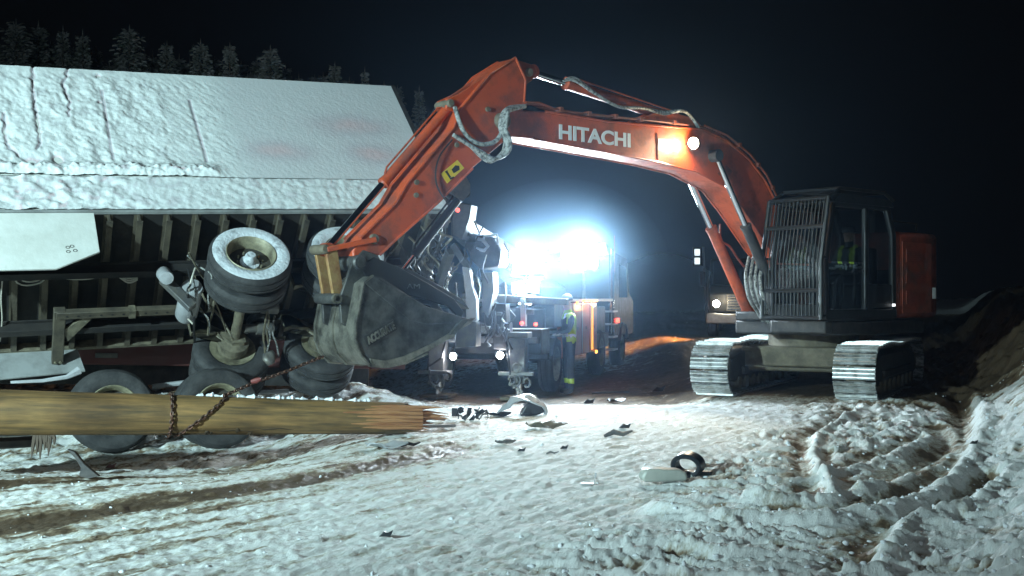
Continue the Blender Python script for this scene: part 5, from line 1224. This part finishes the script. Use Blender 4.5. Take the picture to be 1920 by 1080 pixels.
# ------------------------------------------------------------------ spruces
M_NEEDLE = mat('frosty_needles', (.05, .062, .04), .8, 0, (.26, .25, .25), 3.0, .95, lo=.38, hi=.58)
def spruce_mesh(h, w, seed):
    rnd = random.Random(seed); v = []; f = []
    z = h * .12; n = 0
    while z < h * .985:
        t = (z - h * .1) / (h * .9); L = w * (1 - t) ** .85 * rnd.uniform(.75, 1.1) + .12; nb = max(4, int(10 * (1 - t) + 4))
        a0 = rnd.uniform(0, 6.28)
        for b in range(nb):
            a = a0 + b * 2 * math.pi / nb + rnd.uniform(-.25, .25); Lb = L * rnd.uniform(.6, 1.15); droop = rnd.uniform(.1, .35) * (1 - t) - .35 * t
            d = Vector((math.cos(a), math.sin(a), -droop)); sd = Vector((-math.sin(a), math.cos(a), 0)); ns = max(3, int(Lb / .17))
            for k in range(ns):
                s = (k + .6) / ns; p = d * (Lb * s) + Vector((0, 0, z + .12 * Lb * s * s)); wd = .30 * (1 - .55 * s) * (.5 + .5 * (1 - t)) + .05
                for sg in (-1, 1, 0):
                    q = p + Vector((rnd.uniform(-.03, .03), rnd.uniform(-.03, .03), rnd.uniform(-.03, .03)))
                    if sg: e = (sd * sg * wd + d * wd * .6 + Vector((0, 0, rnd.uniform(-.09, .04))))
                    else: e = Vector((0, 0, -.12)) + d * .14
                    c = d.cross(e); c = c.normalized() * .035 if c.length > 1e-6 else sd * .035
                    i = len(v); v += [q - d * .035 + c * .4, q + e * .5 + d * .045, q + e, q + e * .5 - d * .05 - c * .6]; f.append((i, i + 1, i + 2, i + 3))
        z += rnd.uniform(.16, .26) * (1 - .4 * t)
    # leader
    for k in range(6):
        a = k * 1.05; i = len(v); q = Vector((0, 0, h * .95)); v += [q, q + Vector((.05 * math.cos(a), .05 * math.sin(a), .15)), q + Vector((0, 0, h * .06)), q + Vector((-.04 * math.cos(a), -.04 * math.sin(a), .2))]; f.append((i, i + 1, i + 2, i + 3))
    me = bpy.data.meshes.new('crown'); me.from_pydata([tuple(x) for x in v], [], f); me.materials.append(M_NEEDLE); return me
SPR = [(spruce_mesh(10, 2.2, 3), 10), (spruce_mesh(10, 1.6, 8), 10), (spruce_mesh(10, 2.6, 15), 10), (spruce_mesh(10, 1.9, 22), 10)]
trunk_me = None
tr_spec = [(-40, 30, 42, 1.1, 0), (30, 32, 42, 1.2, 2), (72, 36, 44, 1.15, 0), (118, 44, 43, .85, 1), (155, 52, 42, .95, 1), (243, 44, 41, 1.25, 2), (286, 92, 47, .7, 1), (313, 74, 42, 1.0, 3), (376, 70, 41, 1.15, 0), (431, 76, 40, .95, 3), (507, 82, 40, 1.25, 2),
           (560, 135, 52, .8, 1), (628, 113, 43, 1.0, 3), (684, 122, 44, .7, 1), (720, 150, 60, .9, 0), (786, 158, 46, .9, 1), (205, 110, 50, 1.0, 0), (345, 118, 52, .9, 2), (470, 128, 55, 1., 0)]
extra = [(-5, 70, 56), (52, 78, 60), (95, 74, 58), (138, 86, 62), (180, 84, 57), (222, 100, 60), (264, 92, 61), (300, 108, 63), (336, 98, 58), (356, 108, 64), (402, 104, 60), (452, 112, 62), (482, 104, 59), (535, 118, 60), (590, 138, 62), (606, 134, 58), (655, 142, 60), (705, 156, 64), (745, 158, 62)]
desc = ['at the left edge of the frame', 'tallest of the frosty spruces, over the trailer\'s left end', 'bushy, second of the tall pair above the trailer\'s left end', 'narrow, left of two close slim spruces', 'narrow pointed, right of two close slim spruces', 'isolated tall with dark gap either side, above the cracked trailer side',
        'tiny tip squeezed beside a dark gap, small', 'medium, with ragged right side, above the first seam', 'broad frosted, left of the middle above the trailer', 'narrow upright frosted, in the middle above the trailer', 'widest frosted, right of the middle above the trailer',
        'very small tip right of the widest spruce', 'dim medium, over the blurred patch of the trailer', 'dim slender, right of the dim medium spruce', 'barely visible distant tip above the trailer rear', 'dark faint, right of the trailer rear corner', 'low dark tip between the slim pair and isolated spruce', 'low dark tip behind the medium ragged spruce', 'low dark tip between the two upright frosted spruces']
for i, (px, py, D, ws, k) in enumerate(tr_spec):
    X = (px - 960) / K * D; topz = CH + (HY - py) / K * D; gb = gz(X, D) - .2; me, h = SPR[k]; sc = (topz - gb) / h / 1.01
    t = thing('spruce_tree', ('snow-dusted spruce, ' + desc[i])[:200], 'tree', (X, D, gb), random.uniform(0, 6), 'snow-dusted spruces behind the trailer'); t.scale = (sc * ws * .8, sc * ws * .8, sc)
    o = bpy.data.objects.new('crown', me); COL.objects.link(o); o.parent = t
    if trunk_me is None: ob = MB().tube([(0, 0, 0), (0, 0, 5), (0, 0, 9.9)], [.14, .09, .015], 8).build('trunk', M_BARK, t); trunk_me = ob.data
    else: ob = bpy.data.objects.new('trunk', trunk_me); COL.objects.link(ob); ob.parent = t
ORD = 'first second third fourth fifth sixth seventh eighth ninth tenth eleventh twelfth thirteenth fourteenth fifteenth sixteenth seventeenth eighteenth nineteenth'.split()
for i, (px, py, D) in enumerate(extra):
    X = (px - 960) / K * D; topz = CH + (HY - py) / K * D; gb = gz(X, D) - .2; me, h = SPR[(i * 3 + 1) % 4]; sc = (topz - gb) / h / 1.01
    t = thing('spruce_tree', 'dim second-row spruce tip over the trailer, ' + ORD[i] + ' of nineteen from the left', 'tree', (X, D, gb), i * 1.3, 'dim second row of spruces'); t.scale = (sc * .95, sc * .95, sc)
    o = bpy.data.objects.new('crown', me); COL.objects.link(o); o.parent = t
    ob = bpy.data.objects.new('trunk', trunk_me); COL.objects.link(ob); ob.parent = t
# ------------------------------------------------------------------ debris
M_BLUEBLK = mat('black_plastic', (.012, .015, .02), .35, 0, (.03, .035, .04), 10, .5, .2, 30)
M_FOG = mat('milky_plastic', (.40, .42, .38), .35, 0, (.25, .27, .25), 5, .6, .1, 20)
def ground_at(px, py):
    d = ((px - 960) / K, (HY - py) / K); ys = np.linspace(4, 30, 2600); zz = height(ys * d[0], ys); r = CH + ys * d[1]
    i = int(np.argmax(r < zz)); return Vector((ys[i] * d[0], ys[i], zz[i]))
# rubber ring and the plastic tank
c = ground_at(1290, 888)
m = MB(); out = []
ringp = []
for k in range(33):
    a = R(-60 + k * 330 / 32); ringp.append((math.cos(a) * .115, math.sin(a) * .083))
Mr = Matrix.Translation((0, 0, .09)) @ Matrix.Rotation(R(-30), 4, 'Z') @ Matrix.Rotation(R(8), 4, 'X')
n_ = len(ringp); vs = []; fs = []
for (a, b) in ringp:
    u = Vector((a, 0, b)); k = u.normalized()
    for (rr, yy) in ((-.018, -.055), (.006, -.07), (.022, -.055), (.022, .055), (.006, .07), (-.018, .055)): vs.append(u * 1.0 + k * rr + Vector((0, yy, 0)))
for i in range(n_ - 1):
    for j in range(6): fs.append((i * 6 + j, i * 6 + (j + 1) % 6, (i + 1) * 6 + (j + 1) % 6, (i + 1) * 6 + j))
fs += [tuple(range(6))[::-1], tuple(range((n_ - 1) * 6, n_ * 6))]
rr_ = thing('rubber_ring', 'torn black rubber ring standing on edge in the snow behind the milky container', 'debris', (c.x, c.y, c.z - .015))
m.add(vs, fs, Mr); m.build('ring_band', M_BLUEBLK, rr_)
MB().prism([(.02, -.06), (.19, -.05), (.21, .02), (.12, .07), (.0, .06)], .01, .035, 'z').build('base_flap', M_BLUEBLK, rr_, bevel=.006)
c = ground_at(1243, 908)
cn = thing('plastic_container', 'milky grey plastic container lying on its side in churned snow', 'container', (c.x, c.y, c.z + .025), R(8))
m = MB(); m.prism([(-.17, .0), (-.19, .04), (-.16, .095), (-.12, .105), (.12, .095), (.17, .075), (.19, .03), (.17, .0)], -.07, .07); m.build('container_body', M_FOG, cn, bevel=.025, seg=3)
MB().lathe([(0, .19), (.028, .19), (.028, .222), (0, .222)], 14, Matrix.Translation((0, 0, .045)), axis='x').build('screw_cap', M_BLUEBLK, cn)
# white shell fragment with a dark hollow (broken bumper)
c = ground_at(980, 776)
bm_ = thing('broken_bumper', 'pale curved bumper fragment with dark hollow beside the wrecker outrigger', 'debris', (c.x, c.y, c.z), R(8))
vs = []; fs = []; na, nb = 20, 8
for i in range(na + 1):
    a = math.pi * i / na
    for j in range(nb + 1):
        b = -.9 + 1.7 * j / nb; rr = .26 * (1 + .08 * math.sin(5 * a + j))
        vs.append((-.30 * math.cos(a) * 1.05 + .03 * math.sin(3 * b), .2 * b * (.6 + .4 * math.sin(a)), rr * math.sin(a) * math.cos(b * .8) * (.95 if i > 6 else .7)))
for i in range(na):
    for j in range(nb): q = i * (nb + 1) + j; fs.append((q, q + 1, q + nb + 2, q + nb + 1))
o = MB().add(vs, fs).build('outer_shell', M_WSTEEL, bm_, smooth=60); so = o.modifiers.new('t', 'SOLIDIFY'); so.thickness = .02
o = MB().prism([(-.05, 0), (.02, .13), (.1, .18), (.19, .16), (.27, .03), (.2, .0), (.05, -.02)], -.14, .02).build('dark_lining', M_BLUEBLK, bm_, bevel=.02)
MB().prism([(-.05, -.02), (.08, -.01), (.07, .02), (-.05, .02)], -.2, -.14).build('broken_tab', M_BLUEBLK, bm_, bevel=.005)
# black shattered engine bits
c = ground_at(884, 788)
sb = thing('shattered_part', 'jumble of shattered black machine parts in front of the wrecker lamp', 'debris', tuple(c))
rnd = random.Random(5)
for k in range(22):
    Mx = Matrix.Translation((rnd.uniform(-.20, .20), rnd.uniform(-.1, .1), rnd.uniform(.02, .13))) @ Euler((rnd.uniform(0, 3), rnd.uniform(0, 3), rnd.uniform(0, 3))).to_matrix().to_4x4()
    s = rnd.uniform(.02, .055)
    if k % 3: MB().box((-s, -s * .5, -s * .2), (s, s * .5, s * .2), Mx).build('fragment', M_BLUEBLK, sb, bevel=.004)
    else: MB().tube([(-s * 1.5, 0, 0), (0, s * .3, 0), (s * 1.5, 0, s)], .01, 6, Mx).build('fragment', M_GREY, sb)
MB().box((-.24, -.04, .05), (-.17, .04, .15)).build('fragment', M_BLUEBLK, sb, bevel=.004)
def scrap(px, py, kind, size, label, m, rz=0., tilt=0.):
    c = ground_at(px, py); rnd = random.Random(int(px * 3 + py))
    M_ = Matrix.Translation(c + Vector((0, 0, size * .1))) @ Matrix.Rotation(rz, 4, 'Z') @ Matrix.Rotation(tilt, 4, 'Y')
    s = size
    if kind == 'plank': b = MB().prism([(-s, -.02), (s * .6, -.03), (s, .0), (s * .7, .03), (-s * .9, .025)], 0, .03, 'z')
    elif kind == 'shard': b = MB().prism([(-s, 0), (-s * .3, s * .7), (s * .2, s * .5), (s, s * .9), (s * .6, 0)], -s * .25, s * .25)
    elif kind == 'sheet':
        b = MB(); n = 8; vs = []; fs = []
        for i in range(n + 1):
            for j in range(4): vs.append((-s + 2 * s * i / n + rnd.uniform(-.1, .1) * s, (j - 1.5) * s * .28, .02 + s * .15 * math.sin(i * .9 + j) + rnd.uniform(0, .08) * s))
        for i in range(n):
            for j in range(3): q = i * 4 + j; fs.append((q, q + 1, q + 5, q + 4))
        b.add(vs, fs)
    elif kind == 'bracket': b = MB().box((-s, -s * .3, 0), (s * .6, s * .3, .012)).prism([(s * .5, 0), (s * .68, 0), (s * .85, s * .8), (s * 1.05, s * 1.5), (s * .7, s * 1.5), (s * .75, s * .75)], -s * .1, s * .1)
    else: b = MB().tube([(-s, 0, 0), (-s * .3, s * .2, s * .25), (s * .3, 0, s * .1), (s, s * .1, s * .3)], [s * .12, s * .2, s * .16, s * .08], 7)
    o = b.build('debris_' + {'plank': 'plank', 'shard': 'shard', 'sheet': 'sheet', 'bracket': 'bracket', 'rod': 'stub'}[kind], m, bevel=.003 if kind != 'sheet' else 0)
    if kind == 'sheet': q = o.modifiers.new('t', 'SOLIDIFY'); q.thickness = .012
    o.matrix_world = M_; tag(o, label, 'debris', 'debris scattered over the snow'); return o
scrap(1172, 804, 'shard', .075, 'small black shard lying on bright snow above a grey furrow', M_BLUEBLK)
scrap(724, 1008, 'shard', .045, 'tiny black chip alone on the snow near the bottom of the photo', M_BLUEBLK)
scrap(1104, 910, 'bracket', .065, 'small white bracket with one upright grey fin on open snow', M_WSTEEL)
scrap(978, 848, 'shard', .045, 'small dark chip left of a pair of dark chips', M_BLUEBLK)
scrap(1036, 852, 'rod', .06, 'frosted dark stub beside a dark triangular chip', M_GREY)
scrap(1058, 843, 'shard', .045, 'dark triangular chip right of the frosted stub', M_BLUEBLK, .4)
scrap(948, 836, 'sheet', .10, 'thin grey flake below the bumper fragment', M_GREY, .3)
scrap(808, 790, 'plank', .20, 'dark splinter plank just off the broken log end', M_BLACKM, -.4)
scrap(812, 806, 'plank', .26, 'pale flat plank lying below the broken log end', M_WSTEEL, .1)
scrap(935, 782, 'sheet', .16, 'crumpled dark plate between the shattered parts and bumper fragment', M_BLUEBLK, .1)
scrap(1145, 742, 'plank', .42, 'long black bar lying behind the debris near the worker', M_BLACKM, .5)
scrap(1105, 757, 'shard', .10, 'flat black lump at the near end of the long bar', M_BLACKM)
scrap(1155, 756, 'sheet', .16, 'dark crumpled sheet at the foot of the long bar', M_GREY, .3)
scrap(1235, 735, 'shard', .12, 'dark snow-flecked lump between worker and excavator track', M_BLACKM)
scrap(725, 843, 'sheet', .20, 'pale crumpled sheet with dark ends below the log', M_WSTEEL, .15)
scrap(770, 838, 'rod', .10, 'dark stub just right of the pale crumpled sheet', M_BLACKM, .3)
scrap(1025, 806, 'sheet', .22, 'thin tan splinter heap in front of the bumper fragment', M_AXLE, .1)
scrap(1160, 820, 'rod', .16, 'grey snow-covered stick under the small black shard', M_GREY, .2)
scrap(208, 880, 'shard', .06, 'small maroon shard right of the upright torn black blade', M_MAROON)
scrap(1826, 833, 'shard', .04, 'tiny black chip on the right-hand snow bank', M_BLUEBLK)
# torn upright blade by the log
c = ground_at(155, 893)
o = MB().prism([(-.12, .22), (-.06, .20), (.02, .10), (.14, .0), (.05, -.02), (-.02, .0), (-.01, .07), (-.05, .14)], -.02, .02).build('torn_blade', M_BLACKM, bevel=.004); o.location = c; o.scale = (1.1, 1.1, 1.1); tag(o, 'upright torn black blade stuck in snow in front of the log', 'debris')
# pale strut and dark beam sticking out at the far left under the log
a, b = wpt(-80, 815, 11.2), wpt(58, 812, 11.6)
tag(MB().tube([a, b], .035, 6).build('bent_strut', M_WSTEEL), 'pale metal strut poking out under the left end of the log', 'debris')
a, b = wpt(-80, 836, 11.0), wpt(60, 828, 11.5)
tag(MB().tube([a, b], .06, 6).build('dark_beam', M_BLACKM), 'dark maroon beam below the pale strut at the left', 'debris')
# snow clods
def clods(n, region, smin, smax, seed, name, m):
    rnd = np.random.RandomState(seed); mb = MB(); cnt = 0
    xs, ys = region(rnd, n); zs = height(xs, ys)
    bm = bmesh.new(); bmesh.ops.create_icosphere(bm, subdivisions=2, radius=1); bv = [v.co.copy() for v in bm.verts]; bf = [tuple(v.index for v in f.verts) for f in bm.faces]; bm.free()
    for x, y, z in zip(xs, ys, zs):
        s = smin + (smax - smin) * rnd.rand() ** 3; ph = rnd.uniform(0, 6, 3); k = [1 + .22 * math.sin(3 * p.x + ph[0]) + .2 * math.sin(3.3 * p.y + ph[1]) + .15 * math.sin(4 * p.z + ph[2]) for p in bv]; sq = rnd.uniform(.6, 1.2, 3)
        mb.add([(x + p.x * s * q * sq[0], y + p.y * s * q * sq[1], z + s * .15 + p.z * s * q * sq[2] * .8) for p, q in zip(bv, k)], bf)
    o = mb.build(name, m, smooth=80, fix=False); tag(o, kind='stuff', label='loose crumbs of snow and ice scattered over the ground', cat='snow'); return o
def reg_right(rnd, n):
    y = 5.0 + 9 * rnd.rand(n) ** 1.3; x = (-.45 + .98 * rnd.rand(n)) * y; k = churn(x, y) > rnd.rand(n) * 1.0 - .04; return x[k], y[k]
clods(3200, reg_right, .004, .022, 3, 'snow_clods', M_SNOW)
def reg_all(rnd, n):
    y = 5.0 + 12 * rnd.rand(n); x = (-.5 + 1.0 * rnd.rand(n)) * y; return x, y
clods(1500, reg_all, .003, .012, 4, 'ice_crumbs', M_SNOW)
# ------------------------------------------------------------------ cold misty air and an added lamp-glare cloud
hz = MB().box((-75, -12, -3), (75, 110, 40)).build('haze', mat('air', (1, 1, 1)), smooth=0)
hm = bpy.data.materials.new('night_mist'); hm.use_nodes = True; t = hm.node_tree; t.nodes.clear(); o_ = t.nodes.new('ShaderNodeOutputMaterial'); pv = t.nodes.new('ShaderNodeVolumePrincipled')
pv.inputs['Color'].default_value = (.42, .66, 1, 1); pv.inputs['Density'].default_value = .0013; pv.inputs['Anisotropy'].default_value = .88
t.links.new(pv.outputs[0], o_.inputs['Volume']); hz.data.materials.clear(); hz.data.materials.append(hm); tag(hz, kind='stuff')
st_c = WMx @ (WP(1040, 492, 0, 1.5)); stv = []; 
bm = bmesh.new(); bmesh.ops.create_icosphere(bm, subdivisions=4, radius=1)
for v in bm.verts: v.co = Vector((v.co.x * 2.2, v.co.y * 1.6, v.co.z * 1.45)) * (1 + .07 * math.sin(3 * v.co.x + 1) + .05 * math.sin(4 * v.co.y))
me = bpy.data.meshes.new('lamp_glare_cloud'); bm.to_mesh(me); bm.free(); stm = bpy.data.objects.new('lamp_glare_cloud', me); COL.objects.link(stm); stm.location = st_c  # added cloud around the work lamps, standing in for their glare
sm_ = bpy.data.materials.new('lamp_glare_volume'); sm_.use_nodes = True; t = sm_.node_tree; t.nodes.clear(); o_ = t.nodes.new('ShaderNodeOutputMaterial'); pv = t.nodes.new('ShaderNodeVolumePrincipled')
pv.inputs['Color'].default_value = (.45, .72, 1, 1); pv.inputs['Density'].default_value = .03; pv.inputs['Anisotropy'].default_value = .7
t.links.new(pv.outputs[0], o_.inputs['Volume']); me.materials.append(sm_); tag(stm, kind='stuff')
print('TRIS', sum(len(o.data.polygons) for o in bpy.data.objects if o.type == 'MESH'))
